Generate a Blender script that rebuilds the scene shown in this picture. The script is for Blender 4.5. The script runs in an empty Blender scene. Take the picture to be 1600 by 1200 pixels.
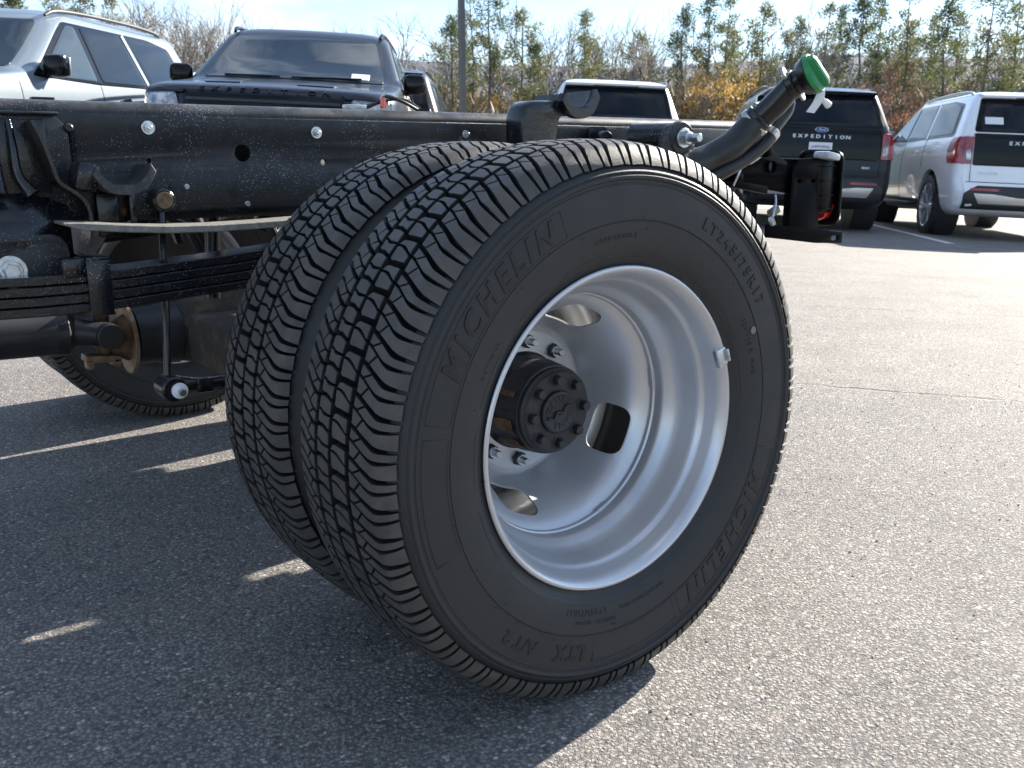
import bpy, bmesh, math, random
import numpy as np
from mathutils import Vector, Matrix, Euler, noise as mnoise
rnd = random.Random(7)
SC = bpy.context.scene
COL = SC.collection
PI = math.pi
R = math.radians
# ------------------------------------------------------------------ camera
CAMP = Vector((-0.8876, -1.0247, 0.7737))
YAW, PITCH, ROLL = 0.646, 0.2367, -0.0012
Fv = Vector((math.sin(YAW)*math.cos(PITCH), math.cos(YAW)*math.cos(PITCH), -math.sin(PITCH)))
Rv = Vector((math.cos(YAW), -math.sin(YAW), 0)); Uv = Rv.cross(Fv)
R2 = Rv*math.cos(ROLL)+Uv*math.sin(ROLL); U2 = -Rv*math.sin(ROLL)+Uv*math.cos(ROLL)
cam = bpy.data.objects.new('camera', bpy.data.cameras.new('camera'))
COL.objects.link(cam)
cam.matrix_world = Matrix(((R2.x, U2.x, -Fv.x, CAMP.x), (R2.y, U2.y, -Fv.y, CAMP.y), (R2.z, U2.z, -Fv.z, CAMP.z), (0, 0, 0, 1)))
cam.data.sensor_width = 36; cam.data.lens = 1477.87/1600*36
cam.data.clip_start = 0.05; cam.data.clip_end = 6000
cam.data.dof.use_dof = True; cam.data.dof.focus_distance = 1.45; cam.data.dof.aperture_fstop = 16
SC.camera = cam
# ------------------------------------------------------------------ sky, sun, exposure
SUND = Vector((2.0, 0.24, 1.0)).normalized()
EL = math.asin(SUND.z); AZ = math.atan2(SUND.x, SUND.y)      # azimuth from +Y clockwise
W = bpy.data.worlds.new('World'); SC.world = W; W.use_nodes = True
nt = W.node_tree; nt.nodes.clear()
def N(t, **k):
    n = nt.nodes.new(t)
    for a, b in k.items(): setattr(n, a, b)
    return n
out = N('ShaderNodeOutputWorld'); bg = N('ShaderNodeBackground'); sky = N('ShaderNodeTexSky')
sky.sky_type = 'NISHITA'; sky.sun_disc = False; sky.sun_elevation = EL; sky.sun_rotation = AZ
sky.air_density = 1.0; sky.dust_density = 0.05; sky.ozone_density = 3.0; sky.altitude = 200
bg.inputs['Strength'].default_value = 0.067
tc = N('ShaderNodeTexCoord'); mp = N('ShaderNodeMapping'); mp.inputs['Scale'].default_value = (1.0, 1.0, 5.0)
mp.inputs['Rotation'].default_value = (0.0, 0.12, 0.3)
nz = N('ShaderNodeTexNoise'); nz.inputs['Scale'].default_value = 2.6; nz.inputs['Detail'].default_value = 7; nz.inputs['Roughness'].default_value = 0.58; nz.inputs['Distortion'].default_value = 0.35
rp = N('ShaderNodeValToRGB'); rp.color_ramp.elements[0].position = 0.46; rp.color_ramp.elements[1].position = 0.74
rp.color_ramp.elements[1].color = (0.85, 0.85, 0.85, 1)
mx = N('ShaderNodeMixRGB'); mx.inputs[2].default_value = (7.2, 7.9, 8.9, 1)
nt.links.new(tc.outputs['Generated'], mp.inputs['Vector']); nt.links.new(mp.outputs[0], nz.inputs['Vector'])
nt.links.new(nz.outputs['Fac'], rp.inputs[0]); nt.links.new(rp.outputs[0], mx.inputs[0])
nt.links.new(sky.outputs[0], mx.inputs[1]); nt.links.new(mx.outputs[0], bg.inputs['Color']); nt.links.new(bg.outputs[0], out.inputs['Surface'])
sl = bpy.data.lights.new('sun', 'SUN'); sl.energy = 5.0; sl.angle = R(0.53); sl.color = (1.0, 0.93, 0.82)
so = bpy.data.objects.new('sun', sl); COL.objects.link(so)
so.rotation_euler = SUND.to_track_quat('Z', 'Y').to_euler(); so.location = (20, 5, 15)
SC.view_settings.view_transform = 'Standard'; SC.view_settings.look = 'None'
SC.view_settings.exposure = 1.8; SC.view_settings.gamma = 1.0; SC.view_settings.use_curve_mapping = False
SC.render.engine = 'CYCLES'

# ================================================================== helpers
def mat(name, col, rough=0.5, metal=0.0, col2=None, scale=8.0, lo=0.4, hi=0.6, bump=0.0, bscale=60.0, coat=0.0, spec=0.5,
        speck=None, sscale=250.0, samt=0.22, streak=None, rough2=None, detail=5.0, ior=None, trans=0.0, emit=None, dust=None):
    m = bpy.data.materials.new(name); m.use_nodes = True
    t = m.node_tree; b = t.nodes['Principled BSDF']
    b.inputs['Base Color'].default_value = (*col, 1); b.inputs['Roughness'].default_value = rough
    b.inputs['Metallic'].default_value = metal; b.inputs['Coat Weight'].default_value = coat; b.inputs['Coat Roughness'].default_value = 0.04
    b.inputs['Specular IOR Level'].default_value = spec
    if trans: b.inputs['Transmission Weight'].default_value = trans
    co = t.nodes.new('ShaderNodeTexCoord'); L = t.links.new
    cur = None
    def noise(sc, det=detail, rgh=0.6, vec=None, dist=0.0):
        n = t.nodes.new('ShaderNodeTexNoise'); n.inputs['Scale'].default_value = sc; n.inputs['Detail'].default_value = det; n.inputs['Roughness'].default_value = rgh
        n.inputs['Distortion'].default_value = dist
        L(vec or co.outputs['Object'], n.inputs['Vector']); return n
    def ramp(src, a, c):
        r = t.nodes.new('ShaderNodeMapRange'); r.inputs['From Min'].default_value = a; r.inputs['From Max'].default_value = c; L(src, r.inputs['Value']); return r.outputs[0]
    def mixc(f, a, c):
        x = t.nodes.new('ShaderNodeMixRGB'); L(f, x.inputs[0])
        if isinstance(a, tuple): x.inputs[1].default_value = (*a, 1)
        else: L(a, x.inputs[1])
        if isinstance(c, tuple): x.inputs[2].default_value = (*c, 1)
        else: L(c, x.inputs[2])
        return x.outputs[0]
    if col2:
        n = noise(scale, dist=0.3); f = ramp(n.outputs['Fac'], lo, hi); cur = mixc(f, col, col2)
        if rough2 is not None:
            r = t.nodes.new('ShaderNodeMapRange'); r.inputs['To Min'].default_value = rough; r.inputs['To Max'].default_value = rough2
            L(f, r.inputs['Value']); L(r.outputs[0], b.inputs['Roughness'])
    if dust:          # settled dust on upward faces of the thing: (colour, amount)
        g = t.nodes.new('ShaderNodeNewGeometry'); s = t.nodes.new('ShaderNodeSeparateXYZ'); L(g.outputs['Normal'], s.inputs[0])
        n2 = noise(35.0, 6.0); mm = t.nodes.new('ShaderNodeMath'); mm.operation = 'MULTIPLY'
        L(ramp(s.outputs['Z'], -0.25, 1.0), mm.inputs[0]); L(ramp(n2.outputs['Fac'], 0.3, 0.75), mm.inputs[1])
        m2 = t.nodes.new('ShaderNodeMath'); m2.operation = 'MULTIPLY'; m2.inputs[1].default_value = dust[1]; L(mm.outputs[0], m2.inputs[0])
        cur = mixc(m2.outputs[0], cur or col, dust[0])
    if speck:
        v = t.nodes.new('ShaderNodeTexVoronoi'); v.inputs['Scale'].default_value = sscale; L(co.outputs['Object'], v.inputs['Vector'])
        lt = t.nodes.new('ShaderNodeMath'); lt.operation = 'LESS_THAN'; L(v.outputs['Distance'], lt.inputs[0])
        n3 = noise(9.0, 4.0); r3 = t.nodes.new('ShaderNodeMapRange'); r3.inputs['From Min'].default_value = 0.30; r3.inputs['From Max'].default_value = 0.7
        r3.inputs['To Min'].default_value = 0.0; r3.inputs['To Max'].default_value = samt; L(n3.outputs['Fac'], r3.inputs['Value']); 
        # random size per cell
        sp = t.nodes.new('ShaderNodeSeparateColor'); L(v.outputs['Color'], sp.inputs[0])
        mu = t.nodes.new('ShaderNodeMath'); mu.operation = 'MULTIPLY'; L(sp.outputs[0], mu.inputs[0]); L(r3.outputs[0], mu.inputs[1]); L(mu.outputs[0], lt.inputs[1])
        cur = mixc(lt.outputs[0], cur or col, speck)
    if cur: L(cur, b.inputs['Base Color'])
    if bump:
        n = noise(bscale, 6.0); bp = t.nodes.new('ShaderNodeBump'); bp.inputs['Strength'].default_value = min(1.0, bump); bp.inputs['Distance'].default_value = 0.002 if bump <= 1 else 0.002*bump
        L(n.outputs['Fac'], bp.inputs['Height']); L(bp.outputs[0], b.inputs['Normal'])
    if emit:
        b.inputs['Emission Color'].default_value = (*emit[0], 1); b.inputs['Emission Strength'].default_value = emit[1]
    return m

def link(o, parent=None):
    COL.objects.link(o)
    if parent is not None: o.parent = parent
    return o
def tag(o, label, cat, group=None, kind=None):
    if label: o['label'] = label
    if cat: o['category'] = cat
    if group: o['group'] = group
    if kind: o['kind'] = kind
    return o
def empty(name, loc=(0, 0, 0), rotz=0.0, parent=None):
    o = bpy.data.objects.new(name, None); o.location = loc; o.rotation_euler = (0, 0, rotz); o.empty_display_size = 0.2
    return link(o, parent)
def dup(o, parent=None):
    c = o.copy(); link(c, None); c.parent = parent
    for ch in list(o.children): dup(ch, c)
    return c

class MB:
    def __init__(s): s.v = []; s.f = []; s.sm = []
    def add(s, vs, fs, smooth=True):
        k = len(s.v); s.v += [tuple(p) for p in vs]; s.f += [tuple(i+k for i in f) for f in fs]; s.sm += [smooth]*len(fs); return s
    def box(s, c, d, rot=None, bev=0.0):
        M = rot or Matrix.Identity(3)
        if bev <= 0:
            P = [Vector((x*d[0]/2, y*d[1]/2, z*d[2]/2)) for x in (-1, 1) for y in (-1, 1) for z in (-1, 1)]
            F = [(0, 1, 3, 2), (4, 6, 7, 5), (0, 4, 5, 1), (2, 3, 7, 6), (0, 2, 6, 4), (1, 5, 7, 3)]
        else:
            bm = bmesh.new(); bmesh.ops.create_cube(bm, size=1.0)
            for v in bm.verts: v.co = Vector((v.co.x*d[0], v.co.y*d[1], v.co.z*d[2]))
            bmesh.ops.bevel(bm, geom=bm.edges[:], offset=bev, segments=2, profile=0.5, affect='EDGES')
            bm.verts.index_update(); P = [v.co.copy() for v in bm.verts]; F = [tuple(v.index for v in f.verts) for f in bm.faces]; bm.free()
        return s.add([M @ p + Vector(c) for p in P], F, bev > 0)
    def loft(s, rings, closed=True, cap=True, smooth=True):
        n = len(rings[0]); vs = [p for r in rings for p in r]; fs = []
        for i in range(len(rings)-1):
            for j in range(n if closed else n-1):
                a = i*n+j; b = i*n+(j+1) % n; fs.append((a, b, b+n, a+n))
        s.add(vs, fs, smooth)
        if cap:
            s.add(rings[0], [tuple(range(n))[::-1]], False); s.add(rings[-1], [tuple(range(n))], False)
        return s
    def cyl(s, p0, p1, r0, r1=None, n=20, cap=True, ch=0.0, smooth=True):
        p0 = Vector(p0); p1 = Vector(p1); r1 = r0 if r1 is None else r1
        d = (p1-p0); L = d.length; d.normalize(); a = d.orthogonal().normalized(); b = d.cross(a)
        st = [(0, r0), (L, r1)] if ch <= 0 else [(0, r0-ch), (ch, r0), (L-ch, r1), (L, r1-ch)]
        rings = [[p0+d*t+(a*math.cos(2*PI*k/n)+b*math.sin(2*PI*k/n))*r for k in range(n)] for t, r in st]
        return s.loft(rings, True, cap, smooth)
    def tube(s, pts, r, n=12, cap=True, sub=1):
        pts = [Vector(p) for p in pts]
        rr = list(r) if isinstance(r, (list, tuple)) else [r]*len(pts)
        if sub > 1:
            np_, nr = [], []
            for i in range(len(pts)-1):
                p0 = pts[max(i-1, 0)]; p1 = pts[i]; p2 = pts[i+1]; p3 = pts[min(i+2, len(pts)-1)]
                for k in range(sub):
                    t = k/sub
                    np_.append(0.5*((2*p1)+(p2-p0)*t+(2*p0-5*p1+4*p2-p3)*t*t+(3*p1-p0-3*p2+p3)*t**3)); nr.append(rr[i]*(1-t)+rr[i+1]*t)
            np_.append(pts[-1]); nr.append(rr[-1]); pts, rr = np_, nr
        rings = []; a = None
        for i, p in enumerate(pts):
            d = (pts[min(i+1, len(pts)-1)]-pts[max(i-1, 0)]).normalized()
            if a is None: a = d.orthogonal().normalized()
            a = (a-d*a.dot(d)).normalized(); b = d.cross(a)
            rings.append([p+(a*math.cos(2*PI*k/n)+b*math.sin(2*PI*k/n))*rr[i] for k in range(n)])
        return s.loft(rings, True, cap)
    def lathe(s, prof, n=64, axis='Y', c=(0, 0, 0), smooth=True, closed=False):
        c = Vector(c); rings = []
        for a, r in prof:
            ring = []
            for k in range(n):
                t = 2*PI*k/n
                if axis == 'Y': ring.append(c+Vector((r*math.cos(t), a, r*math.sin(t))))
                elif axis == 'Z': ring.append(c+Vector((r*math.cos(t), r*math.sin(t), a)))
                else: ring.append(c+Vector((a, r*math.cos(t), r*math.sin(t))))
            rings.append(ring)
        if closed: rings.append(rings[0])
        return s.loft(rings, True, False, smooth)
    def prism(s, poly, fn, h, smooth=False):      # poly 2D, fn(u,v,w)->3D
        n = len(poly)
        a = [fn(u, v, 0) for u, v in poly]; b = [fn(u, v, h) for u, v in poly]
        s.add(a+b, [tuple(range(n))[::-1], tuple(range(n, 2*n))]+[(i, (i+1) % n, n+(i+1) % n, n+i) for i in range(n)], smooth); return s
    def mesh(s, name, m, auto=None):
        me = bpy.data.meshes.new(name); me.from_pydata(s.v, [], s.f); me.validate()
        me.polygons.foreach_set('use_smooth', s.sm[:len(me.polygons)] if len(s.sm) == len(me.polygons) else [True]*len(me.polygons))
        if m: me.materials.append(m)
        bm = bmesh.new(); bm.from_mesh(me); bmesh.ops.remove_doubles(bm, verts=bm.verts, dist=1e-6)
        bmesh.ops.recalc_face_normals(bm, faces=bm.faces); bm.to_mesh(me); bm.free()
        if auto: me.set_sharp_from_angle(angle=R(auto))
        return me
    def obj(s, name, m, parent=None, auto=35, loc=(0, 0, 0)):
        o = bpy.data.objects.new(name, s.mesh(name, m, auto)); o.location = loc
        return link(o, parent)

def circ2(cx, cy, r, n=24): return [(cx+r*math.cos(2*PI*k/n), cy+r*math.sin(2*PI*k/n)) for k in range(n)]
def slot2(cx, cy, w, h, n=6, rot=0):
    r = min(w, h)/2; pts = []
    for sx, sy, a0 in ((1, 1, 0), (-1, 1, 90), (-1, -1, 180), (1, -1, 270)):
        for k in range(n+1):
            a = R(a0+90*k/n); pts.append((sx*(w/2-r)+r*math.cos(a), sy*(h/2-r)+r*math.sin(a)))
    c, s_ = math.cos(rot), math.sin(rot)
    return [(cx+x*c-y*s_, cy+x*s_+y*c) for x, y in pts]
def rpoly(pts, r=0.01, n=4):                       # round the corners of a polygon
    outp = []; m = len(pts); rr = r if isinstance(r, (list, tuple)) else [r]*m
    for i in range(m):
        p = Vector(pts[i]); a = Vector(pts[i-1]); b = Vector(pts[(i+1) % m])
        da = (a-p); db = (b-p); q = min(rr[i], da.length*0.45, db.length*0.45)
        if q < 1e-5: outp.append(tuple(p)); continue
        s_ = p+da.normalized()*q; e = p+db.normalized()*q
        for k in range(n+1):
            t = k/n; outp.append(tuple(s_*(1-t)**2+p*2*t*(1-t)+e*t*t))
    return outp
def plate(outline, holes, th, bev, M):             # curve plate with holes -> (verts, faces) ; th total thickness
    cu = bpy.data.curves.new('tmp', 'CURVE'); cu.dimensions = '2D'; cu.fill_mode = 'BOTH'; cu.extrude = max(th/2-bev, 1e-5); cu.bevel_depth = bev; cu.bevel_resolution = 1; cu.offset = -bev
    for pl in [outline]+holes:
        sp = cu.splines.new('POLY'); sp.points.add(len(pl)-1)
        for i, (x, y) in enumerate(pl): sp.points[i].co = (x, y, 0, 1)
        sp.use_cyclic_u = True
    o = bpy.data.objects.new('tmp', cu); COL.objects.link(o)
    dg = bpy.context.evaluated_depsgraph_get(); me = o.evaluated_get(dg).to_mesh()
    vs = [M @ v.co for v in me.vertices]; fs = [tuple(p.vertices) for p in me.polygons]
    o.evaluated_get(dg).to_mesh_clear(); bpy.data.objects.remove(o); bpy.data.curves.remove(cu)
    return vs, fs
MXZ = lambda y: Matrix(((1, 0, 0, 0), (0, 0, -1, y), (0, 1, 0, 0), (0, 0, 0, 1)))    # 2D (u,v) -> (x=u, z=v) at depth y, +w towards -y
MYZ = lambda x: Matrix(((0, 0, 1, x), (1, 0, 0, 0), (0, 1, 0, 0), (0, 0, 0, 1)))     # 2D -> (y,z) plane, +w towards +x
MXY = lambda z: Matrix.Translation((0, 0, z))
def textmesh(s, size=1.0, ext=0.0, off=0.0, shear=0.0, space=1.0, align='CENTER', res=2):
    cu = bpy.data.curves.new('tmp', 'FONT'); cu.body = s; cu.size = size; cu.extrude = ext; cu.offset = off; cu.shear = shear
    cu.space_character = space; cu.align_x = align; cu.align_y = 'CENTER'; cu.resolution_u = res
    o = bpy.data.objects.new('tmp', cu); COL.objects.link(o)
    dg = bpy.context.evaluated_depsgraph_get(); me = o.evaluated_get(dg).to_mesh()
    vs = [v.co.copy() for v in me.vertices]; fs = [tuple(p.vertices) for p in me.polygons]
    o.evaluated_get(dg).to_mesh_clear(); bpy.data.objects.remove(o); bpy.data.curves.remove(cu)
    return vs, fs
def boolcut(me, cutter_me):
    a = bpy.data.objects.new('tmpa', me); b = bpy.data.objects.new('tmpb', cutter_me); COL.objects.link(a); COL.objects.link(b)
    md = a.modifiers.new('b', 'BOOLEAN'); md.object = b; md.operation = 'DIFFERENCE'; md.solver = 'EXACT'; md.use_self = True
    dg = bpy.context.evaluated_depsgraph_get(); r = bpy.data.meshes.new_from_object(a.evaluated_get(dg))
    bpy.data.objects.remove(a); bpy.data.objects.remove(b); return r
def lin(x, xs, ys): return float(np.interp(x, xs, ys))
def sst(x, a, b):
    t = min(1, max(0, (x-a)/(b-a))); return t*t*(3-2*t)

# ---- the lot: level under the truck, falling away to the right beyond it
def LD(x, y):
    dx, dy = x-CAMP.x, y-CAMP.y
    return dx*math.cos(YAW)-dy*math.sin(YAW), dx*math.sin(YAW)+dy*math.cos(YAW)
def XY(L, D): return CAMP.x+L*math.cos(YAW)+D*math.sin(YAW), CAMP.y-L*math.sin(YAW)+D*math.cos(YAW)
def gz(x, y):
    L, D = LD(x, y); L = max(-14, min(22, L))
    z = (-0.045*L-0.004*(D-3))*sst(D, 4.2, 10)
    if D > 24: z -= 0.03*(min(D, 90)-24)
    return z

# ================================================================== materials
M = {}
M['rubber'] = mat('tyre_rubber', (0.019, 0.0195, 0.0210), 0.48, col2=(0.027, 0.0265, 0.0265), scale=9, bump=0.25, bscale=500, spec=0.42, rough2=0.66, speck=(0.16, 0.155, 0.15), sscale=160, samt=0.09)
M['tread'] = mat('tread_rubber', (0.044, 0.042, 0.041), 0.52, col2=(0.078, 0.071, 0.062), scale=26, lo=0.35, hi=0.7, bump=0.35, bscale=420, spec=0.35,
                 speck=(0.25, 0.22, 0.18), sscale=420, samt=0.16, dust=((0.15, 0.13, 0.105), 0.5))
M['wallshade'] = mat('groove_wall_shade_rubber', (0.012, 0.012, 0.0125), 0.6, spec=0.3)  # groove walls painted darker than the block tops, shade put into the colour
M['floor'] = mat('groove_floor_shade_rubber', (0.006, 0.006, 0.007), 0.85, spec=0.1)  # near-black groove floor, recess shade built into the base colour
M['letter'] = mat('letter_rubber', (0.013, 0.013, 0.014), 0.5, spec=0.4)
M['rim'] = mat('silver_wheel_paint', (0.56, 0.565, 0.585), 0.30, metal=0.6, col2=(0.54, 0.545, 0.565), scale=5, bump=0.05, bscale=900, coat=0.2, rough2=0.34, speck=(0.78, 0.79, 0.8), sscale=200, samt=0.06)
M['blk'] = mat('frame_black', (0.005, 0.0055, 0.008), 0.33, col2=(0.010, 0.011, 0.014), scale=6, bump=0.2, bscale=300, spec=0.38, rough2=0.5,
               speck=(0.22, 0.225, 0.24), sscale=340, samt=0.48, dust=((0.17, 0.175, 0.19), 0.5))
M['blkgloss'] = mat('glossy_black_paint', (0.004, 0.005, 0.007), 0.18, col2=(0.007, 0.008, 0.011), scale=30, bump=0.5, bscale=90, coat=0.15, spec=0.4, speck=(0.30, 0.29, 0.27), sscale=300, samt=0.30, dust=((0.05, 0.05, 0.05), 0.15))
M['deep'] = mat('deep_black_paint', (0.002, 0.002, 0.003), 0.4, spec=0.03, speck=(0.07, 0.07, 0.07), sscale=300, samt=0.12)
M['cast'] = mat('black_cast_iron', (0.010, 0.010, 0.012), 0.45, col2=(0.018, 0.018, 0.02), bump=0.5, bscale=200, coat=0.1)
M['rust'] = mat('rusty_iron', (0.16, 0.075, 0.03), 0.75, col2=(0.06, 0.035, 0.022), scale=40, bump=0.8, bscale=150, speck=(0.35, 0.25, 0.12), sscale=300, samt=0.2)
M['rustpale'] = mat('pale_rusty_steel', (0.25, 0.19, 0.12), 0.55, metal=0.4, col2=(0.16, 0.09, 0.045), scale=30, bump=0.3, bscale=120)
M['oldiron'] = mat('grimy_axle_iron', (0.035, 0.028, 0.022), 0.8, col2=(0.13, 0.09, 0.05), scale=18, lo=0.5, hi=0.75, bump=1.0, bscale=110)
M['zinc'] = mat('zinc_bolt', (0.62, 0.66, 0.70), 0.32, metal=0.9, col2=(0.45, 0.48, 0.5), scale=90)
M['yzinc'] = mat('yellow_zinc', (0.22, 0.17, 0.11), 0.5, metal=0.6, col2=(0.12, 0.08, 0.05), scale=60, bump=0.3)
M['steel'] = mat('machined_steel', (0.55, 0.52, 0.47), 0.3, metal=1.0, col2=(0.4, 0.38, 0.34), scale=50)
M['greyleaf'] = mat('dusty_spring_leaf', (0.13, 0.125, 0.11), 0.6, col2=(0.24, 0.23, 0.20), scale=80, lo=0.35, hi=0.7, bump=0.6, bscale=260, speck=(0.5, 0.48, 0.42), sscale=400, samt=0.3)
M['hose'] = mat('black_hose', (0.007, 0.007, 0.008), 0.38, col2=(0.011, 0.011, 0.012), scale=20, bump=0.15, bscale=400)
M['plasticb'] = mat('black_plastic', (0.006, 0.006, 0.007), 0.24, bump=0.1, bscale=200)
M['plasticd'] = mat('lamp_plastic', (0.003, 0.003, 0.004), 0.3, spec=0.10)
M['edgelit'] = mat('black_lit_edge_tone', (0.03, 0.03, 0.032), 0.4, col2=(0.10, 0.095, 0.085), scale=70, lo=.45, hi=.75, bump=.6, bscale=200, spec=.5)  # paler mottling painted on the spring stops to stand in for lit edges
M['green'] = mat('green_plastic', (0.012, 0.19, 0.055), 0.38, col2=(0.016, 0.22, 0.07), scale=30)
M['paper'] = mat('white_paper', (0.74, 0.75, 0.77), 0.7, col2=(0.66, 0.67, 0.7), scale=120)
M['redlens'] = mat('red_lens', (0.62, 0.016, 0.006), 0.12, coat=1.0, col2=(0.5, 0.012, 0.006), scale=60)
M['darklens'] = mat('dark_red_lens', (0.22, 0.008, 0.012), 0.1, coat=1.0)
M['exhaust'] = mat('dull_grey_pipe', (0.20, 0.185, 0.17), 0.55, metal=0.4, col2=(0.14, 0.125, 0.11), scale=12, bump=0.2)
M['print'] = mat('dark_print', (0.03, 0.035, 0.05), 0.6)
M['wire'] = mat('cable', (0.01, 0.01, 0.01), 0.4)
M['clearp'] = mat('clear_plastic', (0.34, 0.36, 0.38), 0.2, coat=0.5, col2=(.5, .52, .54), scale=150)

# ================================================================== ground
def asphalt():
    m = bpy.data.materials.new('asphalt'); m.use_nodes = True; t = m.node_tree; L = t.links.new; b = t.nodes['Principled BSDF']
    co = t.nodes.new('ShaderNodeTexCoord'); OB = co.outputs['Object']
    def nd(ty, **k):
        n = t.nodes.new(ty)
        for a, v in k.items(): setattr(n, a, v)
        return n
    def mth(op, a, c=None, clamp=False):
        n = nd('ShaderNodeMath', operation=op, use_clamp=clamp)
        for i, v in enumerate((a, c)):
            if v is None: continue
            if isinstance(v, (int, float)): n.inputs[i].default_value = v
            else: L(v, n.inputs[i])
        return n.outputs[0]
    def vor(s, feat='F1', rnd_=1.0):
        n = nd('ShaderNodeTexVoronoi', feature=feat); n.inputs['Scale'].default_value = s; n.inputs['Randomness'].default_value = rnd_; L(warp, n.inputs['Vector']); return n
    def noi(s, d=5, r=0.6):
        n = nd('ShaderNodeTexNoise'); n.inputs['Scale'].default_value = s; n.inputs['Detail'].default_value = d; n.inputs['Roughness'].default_value = r; L(OB, n.inputs['Vector']); return n.outputs['Fac']
    def mr(v, a, c, x=0.0, y=1.0):
        n = nd('ShaderNodeMapRange'); n.inputs['From Min'].default_value = a; n.inputs['From Max'].default_value = c; n.inputs['To Min'].default_value = x; n.inputs['To Max'].default_value = y; L(v, n.inputs['Value']); return n.outputs[0]
    wn = nd('ShaderNodeTexNoise'); wn.inputs['Scale'].default_value = 120; L(OB, wn.inputs['Vector'])
    wv = nd('ShaderNodeVectorMath', operation='SCALE'); wv.inputs['Scale'].default_value = 0.006; L(wn.outputs['Color'], wv.inputs[0])
    wa = nd('ShaderNodeVectorMath', operation='ADD'); L(OB, wa.inputs[0]); L(wv.outputs[0], wa.inputs[1]); warp = wa.outputs[0]
    v1 = vor(150); v2 = vor(330); v0 = vor(75)
    sp = nd('ShaderNodeSeparateColor'); L(v1.outputs['Color'], sp.inputs[0]); sp2 = nd('ShaderNodeSeparateColor'); L(v2.outputs['Color'], sp2.inputs[0])
    sp0 = nd('ShaderNodeSeparateColor'); L(v0.outputs['Color'], sp0.inputs[0])
    cr = nd('ShaderNodeValToRGB'); e = cr.color_ramp.elements
    e[0].position = 0.0; e[0].color = (0.060, 0.058, 0.060, 1); e[1].position = 1.0; e[1].color = (0.42, 0.40, 0.38, 1)
    for p, c in ((0.35, (0.14, 0.135, 0.13, 1)), (0.62, (0.20, 0.185, 0.17, 1)), (0.84, (0.235, 0.205, 0.185, 1)), (0.93, (0.30, 0.285, 0.27, 1))):
        q = e.new(p); q.color = c
    L(sp.outputs[0], cr.inputs[0])
    cr2 = nd('ShaderNodeValToRGB'); e = cr2.color_ramp.elements; e[0].color = (0.10, 0.098, 0.096, 1); e[1].color = (0.24, 0.225, 0.21, 1); L(sp2.outputs[1], cr2.inputs[0])
    mixs = nd('ShaderNodeMixRGB'); L(mth('GREATER_THAN', sp0.outputs[2], 0.45), mixs.inputs[0]); L(cr2.outputs[0], mixs.inputs[1]); L(cr.outputs[0], mixs.inputs[2])
    # dark binder between stones
    gap = mr(v1.outputs['Distance'], 0.38, 0.62)
    mixb = nd('ShaderNodeMixRGB'); L(mth('MULTIPLY', gap, 0.75), mixb.inputs[0]); L(mixs.outputs[0], mixb.inputs[1]); mixb.inputs[2].default_value = (0.062, 0.059, 0.058, 1)
    # paving passes: distance along the direction across the seams
    sx = nd('ShaderNodeSeparateXYZ'); L(OB, sx.inputs[0])
    big = noi(0.9, 4); fine = noi(14, 4)
    tdir = mth('ADD', mth('MULTIPLY', sx.outputs[0], 0.845), mth('MULTIPLY', sx.outputs[1], 0.535))
    tw = mth('ADD', tdir, mth('MULTIPLY', mth('SUBTRACT', fine, 0.5), 0.05))
    tw = mth('ADD', tw, mth('MULTIPLY', mth('SUBTRACT', big, 0.5), 0.10))
    far = mr(tw, 2.03, 2.06)                                   # beyond the first seam the paving is paler and finer
    def seam(at, w): return mr(mth('ABSOLUTE', mth('SUBTRACT', tw, at)), w*0.3, w, 1.0, 0.0)
    s1 = mth('MULTIPLY', seam(2.045, 0.016), mr(noi(6, 3), 0.35, 0.6)); s2 = mth('MULTIPLY', seam(3.93, 0.045), mr(noi(9, 3), 0.42, 0.62)); s3 = mth('MULTIPLY', seam(5.9, 0.05), 0.35)
    sm = mth('MAXIMUM', s1, mth('MAXIMUM', mth('MULTIPLY', s2, 0.6), s3))
    palem = nd('ShaderNodeMixRGB', blend_type='MULTIPLY'); palem.inputs[0].default_value = 1.0; L(mixb.outputs[0], palem.inputs[1])
    cc = nd('ShaderNodeMixRGB'); L(far, cc.inputs[0]); cc.inputs[1].default_value = (1.38, 1.35, 1.33, 1); cc.inputs[2].default_value = (1.40, 1.355, 1.295, 1); L(cc.outputs[0], palem.inputs[2])
    pat = nd('ShaderNodeMixRGB', blend_type='MULTIPLY'); pat.inputs[0].default_value = 1.0; L(palem.outputs[0], pat.inputs[1])
    pm = mr(noi(2.3, 6, 0.65), 0.3, 0.7, 0.84, 1.16); L(pm, pat.inputs[2])
    # old oil spots / scuffs
    spot = mr(noi(3.7, 3, 0.5), 0.70, 0.76); so_ = nd('ShaderNodeMixRGB', blend_type='MULTIPLY'); L(mth('MULTIPLY', spot, 0.35), so_.inputs[0]); L(pat.outputs[0], so_.inputs[1]); so_.inputs[2].default_value = (0.4, 0.4, 0.42, 1)
    fin = nd('ShaderNodeMixRGB'); L(mth('MULTIPLY', sm, 0.8), fin.inputs[0]); L(so_.outputs[0], fin.inputs[1]); fin.inputs[2].default_value = (0.05, 0.048, 0.046, 1)
    L(fin.outputs[0], b.inputs['Base Color']); b.inputs['Roughness'].default_value = 0.82; b.inputs['Specular IOR Level'].default_value = 0.4
    # relief: stones stand proud
    h1 = mr(v1.outputs['Distance'], 0.0, 0.6, 1.0, 0.0); h2 = mr(v2.outputs['Distance'], 0.0, 0.6, 1.0, 0.0)
    h = mth('ADD', mth('MULTIPLY', h1, mr(sp.outputs[1], 0, 1, 0.25, 1.0)), mth('MULTIPLY', h2, 0.45))
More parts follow.
